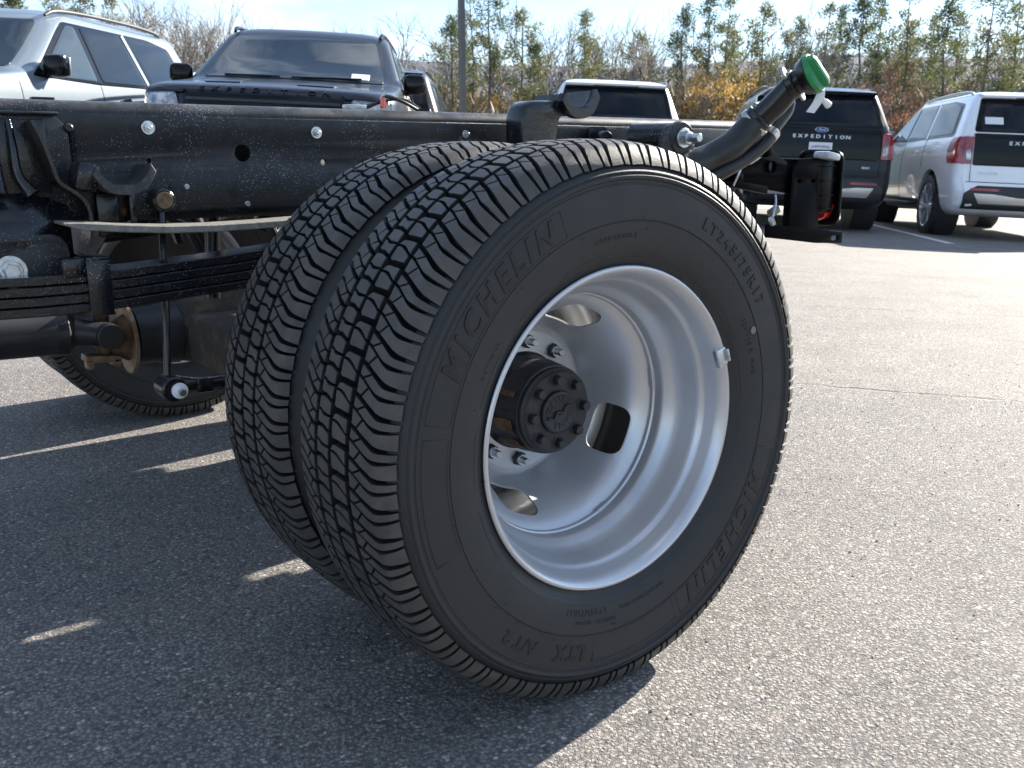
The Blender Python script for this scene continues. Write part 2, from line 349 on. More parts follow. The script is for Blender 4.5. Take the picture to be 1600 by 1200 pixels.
    h = mth('ADD', h, mth('MULTIPLY', noi(700, 3), 0.5)); h = mth('ADD', h, mth('MULTIPLY', noi(45, 4), 1.2)); h = mth('SUBTRACT', h, mth('MULTIPLY', s1, 3.0))
    bp = nd('ShaderNodeBump'); bp.inputs['Distance'].default_value = 0.0036; L(h, bp.inputs['Height']); L(mr(far, 0, 1, 0.85, 0.6), bp.inputs['Strength']); L(bp.outputs[0], b.inputs['Normal'])
    return m
M['asphalt'] = asphalt()
M['gravelstrip'] = mat('pale_gravel', (0.50, 0.46, 0.38), 0.9, col2=(0.33, 0.30, 0.24), scale=4, bump=1.0, bscale=12)
M['dry'] = mat('dry_grass_ground', (0.17, 0.14, 0.075), 0.95, col2=(0.09, 0.085, 0.045), scale=0.6, bump=1.0, bscale=5)
M['paint'] = mat('worn_white_line', (0.70, 0.69, 0.66), 0.7, col2=(0.42, 0.41, 0.39), scale=14, lo=0.5, hi=0.75)
def ground_sheet(name, m, Ls, Ds, dz, lab=None):
    b = MB(); vs = []
    for D in Ds:
        for L_ in Ls:
            x, y = XY(L_, D); vs.append((x, y, gz(x, y)+dz))
    n = len(Ls); b.add(vs, [(i*n+j, i*n+j+1, (i+1)*n+j+1, (i+1)*n+j) for i in range(len(Ds)-1) for j in range(n-1)])
    o = b.obj(name, m, auto=None); o['kind'] = 'structure'; return o
Ls = [-1500, -700, -300, -120, -60]+[x for x in range(-30, 34, 2)]+[60, 120, 300, 700, 1500]
ground_sheet('terrain', M['dry'], Ls, [-60, -30, -9.5, 0, 4, 6, 8, 10, 12, 16, 20, 24, 30, 40, 60, 90, 150, 300, 700, 1600, 2600], -0.03)
ground_sheet('parking_lot', M['asphalt'], [x*0.5 for x in range(-60, 61)], [-9, -6, -3]+[x*0.5 for x in range(0, 41)], 0.0)
ground_sheet('gravel_verge', M['gravelstrip'], [x for x in range(-30, 31)], [20.0, 20.6, 21.3, 22, 23, 24.5], 0.004)

gr = MB(); rg = random.Random(3)
for i in range(2600):
    t_ = rg.random()**1.3; x = -1.3+t_*4.2; y = -1.0+rg.random()*3.4; r_ = rg.uniform(.0010, .0030)
    v_ = [Vector((math.cos(k*PI/2+.3), math.sin(k*PI/2+.3), 0)) for k in range(4)]; q = Vector((x, y, gz(x, y)+r_*.35)); j = lambda: rg.uniform(.65, 1.2)
    P_ = [q+a_*r_*j() for a_ in v_]+[q+Vector((0, 0, r_*.8*j())), q-Vector((0, 0, r_*.8))]
    gr.add(P_, [(0, 1, 4), (1, 2, 4), (2, 3, 4), (3, 0, 4), (1, 0, 5), (2, 1, 5), (3, 2, 5), (0, 3, 5)], False)
go = gr.obj('loose_grit', mat('grit', (.34, .32, .30), .9, col2=(.20, .19, .18), scale=60), None, None); tag(go, 'loose grit scattered on the asphalt around the wheel', 'grit', None, 'stuff')
# painted lines (each a stripe draped on the lot)
def stripe(p0, p1, w=0.1):
    b = MB(); p0 = Vector(p0); p1 = Vector(p1); d = (p1-p0); n = max(2, int(d.length/0.4)); nn = Vector((-d.y, d.x)).normalized()*w/2; vs = []
    for i in range(n+1):
        p = p0+d*i/n
        for s_ in (-1, 1): q = p+nn*s_; vs.append((q.x, q.y, gz(q.x, q.y)+0.004))
    b.add(vs, [(2*i, 2*i+1, 2*i+3, 2*i+2) for i in range(n)])
    o = b.obj('parking_line', M['paint'], auto=None); o['kind'] = 'structure'
    return o

# ================================================================== tyre
OUTER = [(0, .4000), (.054, .3988), (.080, .3955), (.0945, .3922), (.0990, .3880), (.1055, .3775), (.1092, .3680), (.1112, .3590)]
def arclen(P):
    u = [0.0]
    for a, b in zip(P, P[1:]): u.append(u[-1]+math.hypot(a[0]-b[0], a[1]-b[1]))
    return u
UO = arclen(OUTER)
def opos(u, depth=0.0):            # u signed metres along the crown profile -> (y, r)
    s = -1 if u < 0 else 1; a = min(abs(u), UO[-1])
    y = lin(a, UO, [p[0] for p in OUTER]); r = lin(a, UO, [p[1] for p in OUTER])
    e = 0.004; y1 = lin(min(a+e, UO[-1]), UO, [p[0] for p in OUTER]); r1 = lin(min(a+e, UO[-1]), UO, [p[1] for p in OUTER]); y0 = lin(max(a-e, 0), UO, [p[0] for p in OUTER]); r0 = lin(max(a-e, 0), UO, [p[1] for p in OUTER])
    dy, dr = y1-y0, r1-r0; l = math.hypot(dy, dr) or 1
    ny, nr = -dr/l, dy/l
    return s*(y-ny*depth), r-nr*depth
def build_tread():
    P = 0.0385; NP = 65; ang = 2*PI/NP
    b = MB(); TOPF = []
    def pt(u, s, depth, k):
        y, r = opos(u, depth); a = PI-(s/P+k)*ang      # s grows upwards on the front (-X) side
        return (r*math.cos(a), y, r*math.sin(a))
    def patch(up, lo, m=3, nseg=None, k=0, ch=0.0014, jit=0.0):
        # up / lo : polylines (u,s) mm, sampled to the same parameter
        def samp(pl, t):
            L_ = arclen(pl); x = t*L_[-1]; return (lin(x, L_, [p[0] for p in pl]), lin(x, L_, [p[1] for p in pl]))
        n = nseg or max(3, int(max(arclen(up)[-1], arclen(lo)[-1])/5)); G = []
        for i in range(n+1):
            t = i/n; a = samp(up, t); c = samp(lo, t)
            G.append([(a[0]+(c[0]-a[0])*j/m, a[1]+(c[1]-a[1])*j/m) for j in range(m+1)])
        cu = sum(g[j][0] for g in G for j in range(m+1))/((n+1)*(m+1)); cs = sum(g[j][1] for g in G for j in range(m+1))/((n+1)*(m+1))
        def dep(u): return lin(abs(u), [0, 92, 108, 126, 140], [0.0130, 0.0135, 0.0120, 0.005, 0.002])
        def P3(q, d, inset=0.0):
            u, s_ = q
            if inset:
                v = Vector((cu-u, cs-s_)); v = v.normalized()*inset*1000 if v.length > 1e-6 else v; u += v.x; s_ += v.y
            return pt(u/1000, s_/1000, d, k)
        top = [[P3(G[i][j], 0.0 if (0 < i < n and 0 < j < m) else 0.0, 0.0 if (0 < i < n and 0 < j < m) else ch) for j in range(m+1)] for i in range(n+1)]
        TOPF.append((len(b.f), n*m)); vs = [p for row in top for p in row]; w = m+1
        fs = [(i*w+j, i*w+j+1, (i+1)*w+j+1, (i+1)*w+j) for i in range(n) for j in range(m)]
        ring = [(i, 0) for i in range(n+1)]+[(n, j) for j in range(1, m+1)]+[(i, m) for i in range(n-1, -1, -1)]+[(0, j) for j in range(m-1, 0, -1)]
        b.add(vs, fs, True)
        r0 = [top[i][j] for i, j in ring]; r1 = [P3(G[i][j], 0.0009, .0004) for i, j in ring]
        r2 = [P3(G[i][j], dep(G[i][j][0]), 0.0) for i, j in ring]
        nn = len(ring); base = r0+r1+r2
        b.add(base, [(q*nn+i, q*nn+(i+1) % nn, (q+1)*nn+(i+1) % nn, (q+1)*nn+i) for q in range(2) for i in range(nn)], True)
    for k in range(NP):
        # ---- column between centre groove and outer groove (u -11..-45)
        patch([(-9, 61.6), (-14, 64.4), (-24, 64.0), (-38, 62.6), (-43, 61.6)], [(-6.5, 56.3), (-13, 56.4), (-20, 54.9), (-32, 50.2), (-43.5, 44.5)], k=k)
        patch([(-6.5, 53.6), (-13, 53.7), (-20, 52.2), (-32, 47.5), (-43.5, 41.6)], [(-7.5, 35), (-11, 32.2), (-24, 31.8), (-36, 31.2), (-43.5, 31.4)], k=k)
        # ---- column between inner groove and centre groove (u 32..0)
        patch([(31.5, 39.0), (27, 40.4), (16, 39.8), (6, 37.0), (0, 34.6)], [(32, 25.2), (28, 24.8), (22, 21.2), (14, 19.6), (-0.5, 19.5)], k=k)
        patch([(32, 22.6), (28, 22.2), (22, 18.6), (14, 17.0), (-0.5, 16.9)], [(31, 8.0), (26, 6.0), (16, 5.4), (6, 2.8), (0, 0.8)], k=k)
        # ---- outer shoulder lugs
        for sgn, off in ((-1, 0.0), (1, 0.0)):
            def T(pl): return pl if sgn < 0 else [(-u-12.5, 96-s_) for u, s_ in pl]
            thin = [(-51.5, 79.0), (-62, 75.2), (-73.6, 68.6), (-85, 61.4), (-94, 58.2), (-105.6, 57.0), (-118, 57.6), (-126.5, 59.0)]
            wide = [(-51.5, 60.4), (-56, 58.6), (-64, 56.6), (-73, 52.2), (-82, 47.8), (-93, 42.0), (-103, 38.3), (-118, 37.0), (-127.5, 36.8)]
            widelo = [(-51.5, 56.0), (-56, 54.2), (-64, 51.2), (-73, 46.6), (-82, 41.6), (-92, 36.0), (-104, 32.8), (-118, 32.0), (-127.5, 32.4)]
            thinu = [(u, s_-P*1000+lin(-u, [50, 75, 95, 127], [2.2, 2.4, 3.6, 3.4])) for u, s_ in thin]
            def cut(pl, a, c):
                q = [p for p in pl if c < p[0] < a]; xs = [p[0] for p in pl][::-1]; ys = [p[1] for p in pl][::-1]
                return [(a, lin(a, xs, ys))]+q+[(c, lin(c, xs, ys))]
            lo_ = -127.5
            # lug A : below the thin groove, above the wide groove
            patch(T(cut(thin, -51.5, -73)), T(cut(wide, -52.5, -62.5)), k=k, nseg=4)
            patch(T(cut(thin, -74.2, -126.5)), T(cut(wide, -63.7, lo_)), k=k, nseg=12)
            # lug B : below the wide groove, above the next thin groove
            patch(T(cut(widelo, -52.5, -73)), T(cut([(u, s_+0.0) for u, s_ in thinu], -51.5, -60)), k=k, nseg=4)
            patch(T(cut(widelo, -74.2, lo_)), T(cut(thinu, -61.2, -126.5)), k=k, nseg=12)
    me = b.mesh('tread', M['tread'], auto=40); me.materials.append(M['wallshade'])
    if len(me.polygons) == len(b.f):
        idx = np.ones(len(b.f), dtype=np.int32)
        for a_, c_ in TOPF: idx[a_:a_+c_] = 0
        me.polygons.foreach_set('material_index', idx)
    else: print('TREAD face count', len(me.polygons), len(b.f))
    return me
def build_carcass():
    b = MB()
    side = [(.0890, .2262), (.0905, .2290), (.0930, .2345), (.0950, .2400), (.0985, .2450), (.1000, .2462), (.1030, .2530), (.1075, .2680), (.1100, .2820), (.1113, .2925), (.1104, .2932), (.1104, .2944), (.1118, .2951),
            (.1125, .3100), (.1127, .3250), (.1124, .3360), (.1122, .3404), (.1130, .3410), (.1130, .3422), (.1120, .3430), (.1118, .3462), (.1142, .3478), (.1150, .3500), (.1148, .3520), (.1128, .3536), (.1120, .3550),
            (.1133, .3560), (.1130, .3575), (.1104, .3600), (.1045, .3660), (.0975, .3725), (.0920, .3790), (.0840, .3835), (.0600, .3872), (.0200, .3885)]
    prof = [(-y, r) for y, r in side]+[(y, r) for y, r in side[::-1]]
    prof += [(.080, .2262), (-.080, .2262)]
    b.lathe(prof, n=220, closed=True)
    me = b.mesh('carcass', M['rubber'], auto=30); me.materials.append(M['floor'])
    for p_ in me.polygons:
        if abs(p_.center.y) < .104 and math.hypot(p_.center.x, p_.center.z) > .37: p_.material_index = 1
    return me
def on_sidewall(vs, fs, r0, a0, out, ysurf=-0.1118, b=None):       # clockwise text, tops outward
    pts = []
    for v in vs:
        rr = r0+v.y; a = a0-v.x/r0; ys = -lin(rr, [.22, .2345, .2450, .2530, .2680, .2820, .2925, .31, .325, .336, .3462], [.088, .093, .0985, .103, .1075, .11, .1113, .1125, .1127, .1124, .1118])
        pts.append((rr*math.cos(a), ys-max(v.z, 0)*1.0+(0.001 if v.z <= 0 else 0), rr*math.sin(a)))
    b.add(pts, fs, False)
def build_letters():
    res = []
    def T(s, r, adeg, size, h=0.0009, **k):
        b = MB(); res.append((b, 'sidewall_lettering')); vs, fs = textmesh(s, size, 0.0009, **k); on_sidewall([Vector((v.x, v.y, h if v.z > 0 else -1)) for v in vs], fs, r, R(adeg), 0, b=b)
    T('MICHELIN', .3145, 137, .0400, h=.0013, off=.0012, shear=.25, space=1.38)
    T('MICHELIN', .3145, -42, .0400, h=.0013, off=.0012, shear=.25, space=1.38)
    T('LT245/75R17', .3165, 47, .0235, h=.0012, off=.0006, space=1.5)
    T('LTX', .3180, -108, .030, off=.0014, space=1.1); T('A/T 2', .3180, -126, .026, off=.0010, space=1.1)
    T('LT245/75R17', .2620, -104, .0125, h=.0006, space=1.15); T('MAX LOAD SINGLE 1450 kg', .2650, -80, .0075, h=.0005)
    T('TUBELESS   RADIAL', .2760, -100, .008, h=.0005, space=1.2); T('121/118 R  M+S', .2750, 20, .012, h=.0006, space=1.2)
    T('LOAD RANGE E', .2740, 95, .009, h=.0005, space=1.2); T('DOT M3 U9', .2640, 150, .0085, h=.0005, space=1.2)
    # raised frames of the lettering panels
    def arcbar(r0, r1, a0, a1, h=0.0007):
        b = MB(); res.append((b, 'sidewall_ridge')); n = max(2, int(abs(a1-a0)/1.5)); vs = []; fs = []
        def ys(rr): return -lin(rr, [.22, .2345, .2450, .2530, .2680, .2820, .2925, .31, .325, .336, .3462], [.088, .093, .0985, .103, .1075, .11, .1113, .1125, .1127, .1124, .1118])
        for i in range(n+1):
            a = R(a0+(a1-a0)*i/n)
            for rr, d in ((r0, -0.001), (r0+.0002, h), (r1-.0002, h), (r1, -0.001)): vs.append((rr*math.cos(a), ys(rr)-d, rr*math.sin(a)))
        fs = [(i*4+j, i*4+j+1, i*4+5+j, i*4+4+j) for i in range(n) for j in range(3)]; b.add(vs, fs, True)
    for a0, a1 in ((112, 168), (-68, -14), (171, 200), (-100, -70)):
        arcbar(.2975, .2983, a0, a1); arcbar(.3345, .3353, a0, a1)
        for a in (a0, a1): arcbar(.2975, .3353, a, a+.22)
    for k in range(0, 360, 24): arcbar(.2515, .2519, k+2, k+19)
    return [(q.mesh(n_, M['letter'], auto=None), n_) for q, n_ in res]
ME_TREAD = build_tread(); ME_CARC = build_carcass(); ME_LET = build_letters()

# ================================================================== truck
TR = tag(empty('truck_chassis', (0, 0, 0)), 'bare black truck chassis with twin rear tyres and silver wheel, in the foreground', 'truck chassis')
AX = 0.397
def part(b, name, m, parent=TR, auto=35, **k): return b.obj(name, m, parent, auto, **k)
# ---- wheel barrel
def wheel_meshes():
    b = MB()
    inn = [(-.0978, .2318), (-.0985, .2290), (-.0972, .2262), (-.0920, .2225), (-.0870, .2192), (-.0805, .2172), (-.0660, .2140), (-.0610, .2122), (-.0585, .2096), (-.0555, .2080), (-.0500, .2068),
           (-.0300, .2018), (-.0200, .1990), (-.0120, .1945), (-.0040, .1868), (.0020, .1846), (.0200, .1838), (.0300, .1836), (.0560, .1836), (.0660, .187), (.0720, .2010), (.0850, .2080), (.0980, .2240), (.0985, .2318)]
    outp = [(.0930, .2318), (.0900, .2235), (.0800, .2160), (.0660, .2140), (.0560, .196), (.0400, .1900), (.0000, .1900), (-.0080, .1990), (-.0240, .2110), (-.0560, .2175), (-.0780, .2205), (-.0885, .2270), (-.0935, .2318), (-.0955, .2330)]
    b.lathe(inn+outp, n=160, closed=True)
    barrel = b.mesh('barrel', M['rim'], 50)
    d = MB()
    th = .007
    f = [(.1380, .058), (.1380, .110), (.1362, .1155), (.1310, .1195), (.1200, .1275), (.1050, .1360), (.0850, .1455), (.0650, .1535), (.0500, .1605), (.0390, .1670), (.0310, .1750), (.0270, .1815), (.0250, .1842)]
    g = [(a+th, r) for a, r in f[::-1]]; g[0] = (.0300, .1842); g[1] = (.0330, .1835)
    d.lathe(f+g, n=120, closed=True); dm = d.mesh('disc', M['rim'], 40)
    c = MB()
    for k in range(4):
        a = R(-23+90*k)
        # cutter pushes through the sloped wall along its outward-axial normal
        e_r = Vector((math.cos(a), 0, math.sin(a))); e_t = Vector((-math.sin(a), 0, math.cos(a)))
        sl_ = (e_r*0.37+Vector((0, -0.93, 0))).normalized(); nn = sl_.cross(e_t).normalized()
        cc = e_r*.1505+Vector((0, .0730, 0))
        pl = rpoly([(-.033, -.040), (.033, -.040), (.033, .040), (-.033, .040)], .024, 6)
        c.prism(pl, lambda u, v, w: cc+sl_*u+e_t*v+nn*(w-.02), .04)
    for k in range(10):
        pass
    dm = boolcut(dm, c.mesh('cut', None)); dm.set_sharp_from_angle(angle=R(40))
    if not dm.materials: dm.materials.append(M['rim'])
    wb = MB()                                                   # weld bead between barrel and disc
    wb.lathe([(.0150, .1842), (.0155, .1822), (.0180, .1808), (.0215, .1808), (.0240, .1822), (.0245, .1845)], n=160)
    for a, l in ((5, 16), (-68, 12), (110, 20)):
        for i in range(l):
            t = R(a+i*.55); wb.box((.1815*math.cos(t), .0195, .1815*math.sin(t)), (.004, .009, .004), Matrix.Rotation(-t, 3, 'Y'), .0012)
    return barrel, dm, wb.mesh('bead', M['rim'], None)
ME_BAR, ME_DISC, ME_BEAD = wheel_meshes()
# ---- lug nut (axis towards -Y, base at origin)
b = MB(); b.lathe([(0, .0), (0, .0165), (-.0035, .0170), (-.0045, .0150)], n=24)
b.cyl((0, -.003, 0), (0, -.019, 0), .0128, .0118, n=6, smooth=False, ch=.0012)
ME_NUT = b.mesh('nut', M['cast'], 30)
b = MB(); b.cyl((0, -.018, 0), (0, -.023, 0), .0088, .0084, n=16); b.cyl((0, -.023, 0), (0, -.036, 0), .0062, .0054, n=16, ch=.001)
ME_STUD = b.mesh('stud', M['zinc'], 30)
b = MB(); b.cyl((0, 0, 0), (0, -.003, 0), .0105, n=20, ch=.0008); b.cyl((0, -.0025, 0), (0, -.0135, 0), .0082, .0080, n=6, ch=.0012, smooth=False)
ME_HB = b.mesh('hubbolt', M['cast'], 30)
def mo(name, me, parent, loc=(0, 0, 0), rot=(0, 0, 0)):
    o = bpy.data.objects.new(name, me); o.location = loc; o.rotation_euler = rot; return link(o, parent)
def wheel(y, flip=False, full=False, spin=0.0, letters=True):
    w = mo('wheel', ME_BAR, TR, (0, y, AX), (0, 0, PI if flip else 0))
    mo('tyre', ME_CARC, w); t = mo('tread', ME_TREAD, w, rot=(0, spin, 0))
    if letters:
        for me_, n_ in ME_LET: mo(n_, me_, w)
    mo('wheel_disc', ME_DISC, w); mo('weld_bead', ME_BEAD, w)
    return w
w1 = wheel(0.0, spin=R(1.5))
for k in range(10):
    a = R(49.5+36*k); n_ = mo('lug_nut', ME_NUT, w1, (.0955*math.cos(a), .1378, .0955*math.sin(a)), (0, rnd.random(), 0)); mo('wheel_stud', ME_STUD, w1, (.0955*math.cos(a), .1378, .0955*math.sin(a)))
hb = MB(); hb.lathe([(.138, .0785), (.126, .0785), (.122, .0745), (.090, .0735), (.062, .0705), (.056, .0690), (.052, .0690), (.0515, .0665), (.044, .0662), (.0425, .0640), (.0400, .0620), (.0380, .0605), (.0380, .0)], n=64)
hub = hb.obj('hub', M['cast'], w1)
h2 = MB(); h2.lathe([(.0385, .0335), (.0335, .0330), (.0318, .0315), (.0312, .0290), (.0325, .0270), (.0325, .0)], n=40)
for s_, a0 in ((1, 120), (-1, -60)):            # raised ribs across the cap
    pass
h2.tube([(-.024, .0315, -.006), (-.012, .0310, -.009), (-.006, .0312, .001), (.006, .0312, -.001), (.012, .0310, .009), (.024, .0315, .006)], .0022, 8, sub=4)
h2.lathe([(.0305, .0), (.0305, .0030), (.0325, .0042)], n=16)
vs, fs = textmesh('DANA', .0135, .0008, off=.0004, space=1.25)
for a0 in (R(118), R(-62)):
    P_ = []
    for v in vs:
        rr = .0205+v.y; a = a0-v.x/.0205; P_.append((rr*math.cos(a), .0318 if v.z > 0 else .0335, rr*math.sin(a)))
    h2.add(P_, fs, False)
h2.obj('hub_cap', M['cast'], w1)
for k in range(8):
    a = R(48+45*k); mo('hub_bolt', ME_HB, w1, (.0500*math.cos(a), .0400, .0500*math.sin(a)), (0, rnd.random(), 0))
# rusty cast pockets on the hub barrel
for a0, a1 in ((186, 204), (214, 230), (150, 158)):
    rb = MB(); n = 6; vs = []
    for i in range(n+1):
        for yy in (.060, .075, .095, .112):
            a = R(a0+(a1-a0)*i/n); r_ = .0745+(.0012 if 0 < i < n and .06 < yy < .112 else -.002); vs.append((r_*math.cos(a), yy, r_*math.sin(a)))
    rb.add(vs, [(i*4+j, i*4+j+1, i*4+5+j, i*4+4+j) for i in range(n) for j in range(3)]); rb.obj('rust_patch', M['rust'], w1)
wt = MB(); ra = R(21)
for dr, dy, sz in ((.2235, -.0950, (.020, .010, .030)), (.2330, -.0990, (.005, .012, .022))):
    wt.box((dr*math.cos(ra), dy, dr*math.sin(ra)), sz, Matrix.Rotation(-ra, 3, 'Y') @ Matrix.Rotation(R(0), 3, 'Z'), .0025)
wt.obj('wheel_weight', M['zinc'], w1)
sp = MB(); sp.cyl((.262, -.1100, .118), (.262, -.1120, .118), .0058, n=20)
sp.obj('chalk_dot', M['exhaust'], w1)
hr = MB()                                                      # rubber moulding hairs
for i in range(46):
    a = R(rnd.uniform(0, 360)); rr = rnd.choice([.2345, .236, .262, .285, .30, .353]); yy = -lin(rr, [.2345, .245, .268, .2925, .31, .336, .353], [.093, .0985, .1075, .1113, .1125, .1124, .115]); l = rnd.uniform(.004, .009)
    p = Vector((rr*math.cos(a), yy, rr*math.sin(a))); d = Vector((rnd.uniform(-1, 1), -rnd.uniform(.3, 1), rnd.uniform(-.6, .6))).normalized()
    hr.cyl(p+Vector((0, .001, 0)), p+d*l, .0005, .0003, n=5)
h_ = hr.obj('moulding_hairs', M['letter'], w1); h_['kind'] = 'stuff'
w2 = wheel(0.272, flip=True, spin=R(2.6), letters=False); w3 = wheel(1.915, spin=R(1), letters=False); w4 = wheel(2.187, flip=True, spin=R(4), letters=False)
wv = MB()      # brake rotor and hub behind
wv.lathe([(.20, .06), (.20, .168), (.235, .168), (.235, .06)], n=64, c=(0, 0, AX)); part(wv, 'brake_rotor', M['exhaust'])
wv = MB(); wv.lathe([(1.98, .06), (1.98, .168), (1.95, .168), (1.95, .06)], n=64, c=(0, 0, AX)); part(wv, 'brake_rotor', M['cast'])

# ---- frame rails
YF = 0.66; ZT = 0.862; ZB = 0.668; XA, XB = -2.4, 1.24
def rail(yf, sgn):
    b = MB()
    holes = [] if sgn < 0 else [circ2(-.221, .779, .0155, 28), circ2(-.386, .766, .005, 12), circ2(-.064, .762, .006, 12), circ2(.252, .808, .006, 12), slot2(.40, .76, .03, .015)]
    outl = [(XA, ZB+.02), (XB-.12, ZB+.02), (XB, ZB+.09), (XB, ZT-.022), (XA, ZT-.022)]
    vs, fs = plate(outl, holes, .008, .0003, MXZ(yf+sgn*.004)); b.add(vs, fs, False)
    n = 7; r = .022; t = .008
    for zc, a0, a1, in ((ZT-.022, 180, 90), (ZB+.02, 180, 270)):
        rings = []
        for x in (XA, XB if zc > .8 else XB-.12):
            ro = [(yf+sgn*(r+r*math.cos(R(a0+(a1-a0)*i/n))), zc+r*math.sin(R(a0+(a1-a0)*i/n))) for i in range(n+1)]
            e = 1 if a1 == 90 else -1
            ro += [(yf+sgn*.075, zc+e*r), (yf+sgn*.075, zc+e*(r-t))]
            ro += [(yf+sgn*(r+(r-t)*math.cos(R(a0+(a1-a0)*i/n))), zc+(r-t)*math.sin(R(a0+(a1-a0)*i/n))) for i in range(n, -1, -1)]
            rings.append([(x, y, z) for y, z in ro])
        b.loft(rings, True, True)
    o = part(b, 'frame_rail', M['blk'], auto=45); return o
rail(YF, 1); rail(1.525, -1)
cm = MB(); cm.box((.46, 1.0925, .80), (.10, .70, .07), None, .01); part(cm, 'crossmember', M['blk'])
cm = MB(); cm.box((1.15, 1.0925, .79), (.06, .70, .12), None, .01); part(cm, 'crossmember', M['blk'])
cm = MB(); cm.box((-.75, 1.0925, .80), (.10, .70, .07), None, .01); part(cm, 'crossmember', M['blk'])
tk = MB(); tk.box((.80, 1.0925, .60), (.56, .66, .30), None, .05); part(tk, 'fuel_tank', M['plasticb'])
for x in (.66, .95):
    tk = MB(); tk.box((x, 1.0925, .60), (.04, .672, .312), None, .01); part(tk, 'tank_strap', M['blk'])

b = MB(); b.box((-.20, YF+.10, .77), (.16, .01, .12), None, .004); part(b, 'rail_hole_blocker', M['blk'])  # box added behind the rail hole, hides lit ground so it stays dark
b = MB(); b.box((.84, 1.67, .64), (.78, .26, .36), None, .03); part(b, 'added_shade_box', M['plasticb'])  # unseen box added outboard of the far rail to shade the ground
b = MB(); vs, fs = plate(rpoly([(.41, .24), (.64, .24), (.64, .67), (.41, .67)], .04), [], .006, .001, MYZ(.52)); b.add(vs, fs, False); part(b, 'added_shade_plate', M['plasticb'])  # plate added out of view behind the wheels to block sun streaks
# zinc studs on the rail
def stud(x, z, r=.0105, m='zinc', y=YF, l=.012, name='rail_bolt'):
    b = MB(); b.cyl((x, y+.001, z), (x, y-.0022, z), r, n=20, ch=.0006); b.cyl((x, y-.002, z), (x, y-.0075, z), r*.66, n=6, smooth=False); b.cyl((x, y-.007, z), (x, y-l, z), r*.40, n=12, ch=.0008)
    return part(b, name, M[m])
stud(-.384, .8205, .0115); stud(-.076, .8165, .0110); stud(.262, .8180, .008)
for x, z in ((-.352, .724), (-.328, .722), (-.22, .690)):
    b = MB(); b.cyl((x, YF+.001, z), (x, YF-.006, z), .0048, n=12, ch=.0008); part(b, 'rivet', M['zinc' if x > -.34 else 'blk'])
lb = MB(); vs, fs = textmesh('8C3V7Z4H2', .011, .0003, space=1.1); vs2, _ = textmesh('K51A9U4T', .011, .0003, space=1.1)
lb.add([(v.x+.120, YF-.0004-max(v.z, 0), v.y+.822) for v in vs], fs, False); vs2, fs2 = textmesh('X07B2H5N4', .011, .0003, space=1.1); lb.add([(v.x+.120, YF-.0004-max(v.z, 0), v.y+.810) for v in vs2], fs2, False)
part(lb, 'stencilled_code', M['letter'], auto=None)

# ---- stamped body-mount / spring hanger at the left
hp = MB()
vs, fs = plate(rpoly([(-.66, .838), (-.530, .838), (-.512, .818), (-.508, .700), (-.54, .672), (-.66, .672)], .012), [circ2(-.61, .70, .01)], .006, .001, MXZ(YF-.004)); hp.add(vs, fs, False)
hp.box((-.590, YF-.010, .8395), (.13, .016, .005), None, .002)
hp.cyl((-.553, YF-.0065, .810), (-.553, YF-.0085, .810), .0130, .0125, n=28)
hp.tube([(-.563, YF-.008, .7665), (-.552, YF-.0095, .770), (-.541, YF-.008, .7675)], .0035, 8)
hp.cyl((-.5105, YF-.004, .818), (-.5105, YF-.012, .818), .007, n=14, ch=.002)
part(hp, 'hanger_backplate', M['blk'])
wl = MB()
for i in range(14):
    z = .812-i*.0085; wl.cyl((-.5065, YF-.001, z), (-.5060, YF-.0085, z-.001), .0062, .0045, n=10)
part(wl, 'weld_seam', M['blkgloss'])
fg = MB()      # tall curved flange of the hanger
path = [(-.577, .826), (-.566, .800), (-.556, .764), (-.548, .735), (-.530, .720), (-.5145, .706), (-.507, .684), (-.508, .650), (-.518, .618), (-.530, .596)]
pp = []
for i in range(len(path)-1):
    for k in range(4):
        t = k/4; p0 = Vector(path[max(i-1, 0)]); p1 = Vector(path[i]); p2 = Vector(path[i+1]); p3 = Vector(path[min(i+2, len(path)-1)])
        pp.append(0.5*((2*p1)+(p2-p0)*t+(2*p0-5*p1+4*p2-p3)*t*t+(3*p1-p0-3*p2+p3)*t**3))
pp.append(Vector(path[-1])); rings = []
for i, p in enumerate(pp):
    d = (pp[min(i+1, len(pp)-1)]-pp[max(i-1, 0)]).normalized(); nn = Vector((d.y, -d.x)) * -1
    y0, y1 = YF-.066, YF-.006; th = .0055
    q = [(y0, 0), (y1, 0), (y1, th), (y0, th)]
    rings.append([(p.x-nn.x*-h, yy, p.y+nn.y*h) for yy, h in q])
fg.loft(rings, True, True, True); part(fg, 'hanger_flange', M['blkgloss'], auto=30)
hw = MB()      # inner web: two vertical ribs over a rounded housing
for x0, x1 in ((-.628, -.632), (-.600, -.586)):
    hw.tube([(x0, YF-.028, .828), (x0+.001, YF-.036, .79), (x0+.003, YF-.04, .745), (x1+.005, YF-.05, .716)], [.004, .006, .007, .012], 10, sub=4)
rings = []
for x in (-.72, -.62, -.58, -.556, -.538, -.528):
    k = sst(x, -.58, -.527); rings.append([(x-.0*j, YF-.058*math.sin(PI*j/10)*(1-.55*k)-.006, .640+(.080*(1-.25*k))*math.cos(PI*j/10)) for j in range(11)])
hw.loft(rings, False, False, True)
hw.box((-.59, YF-.014, .77), (.085, .010, .12), None, .003)
part(hw, 'hanger_housing', M['blkgloss'], auto=40)
hc = MB(); vs, fs = plate(rpoly([(-.72, .655), (-.553, .655), (-.540, .630), (-.545, .585), (-.566, .553), (-.60, .540), (-.72, .540)], .014), [slot2(-.609, .640, .014, .010)], .007, .0012, MXZ(YF-.062)); hc.add(vs, fs, False)
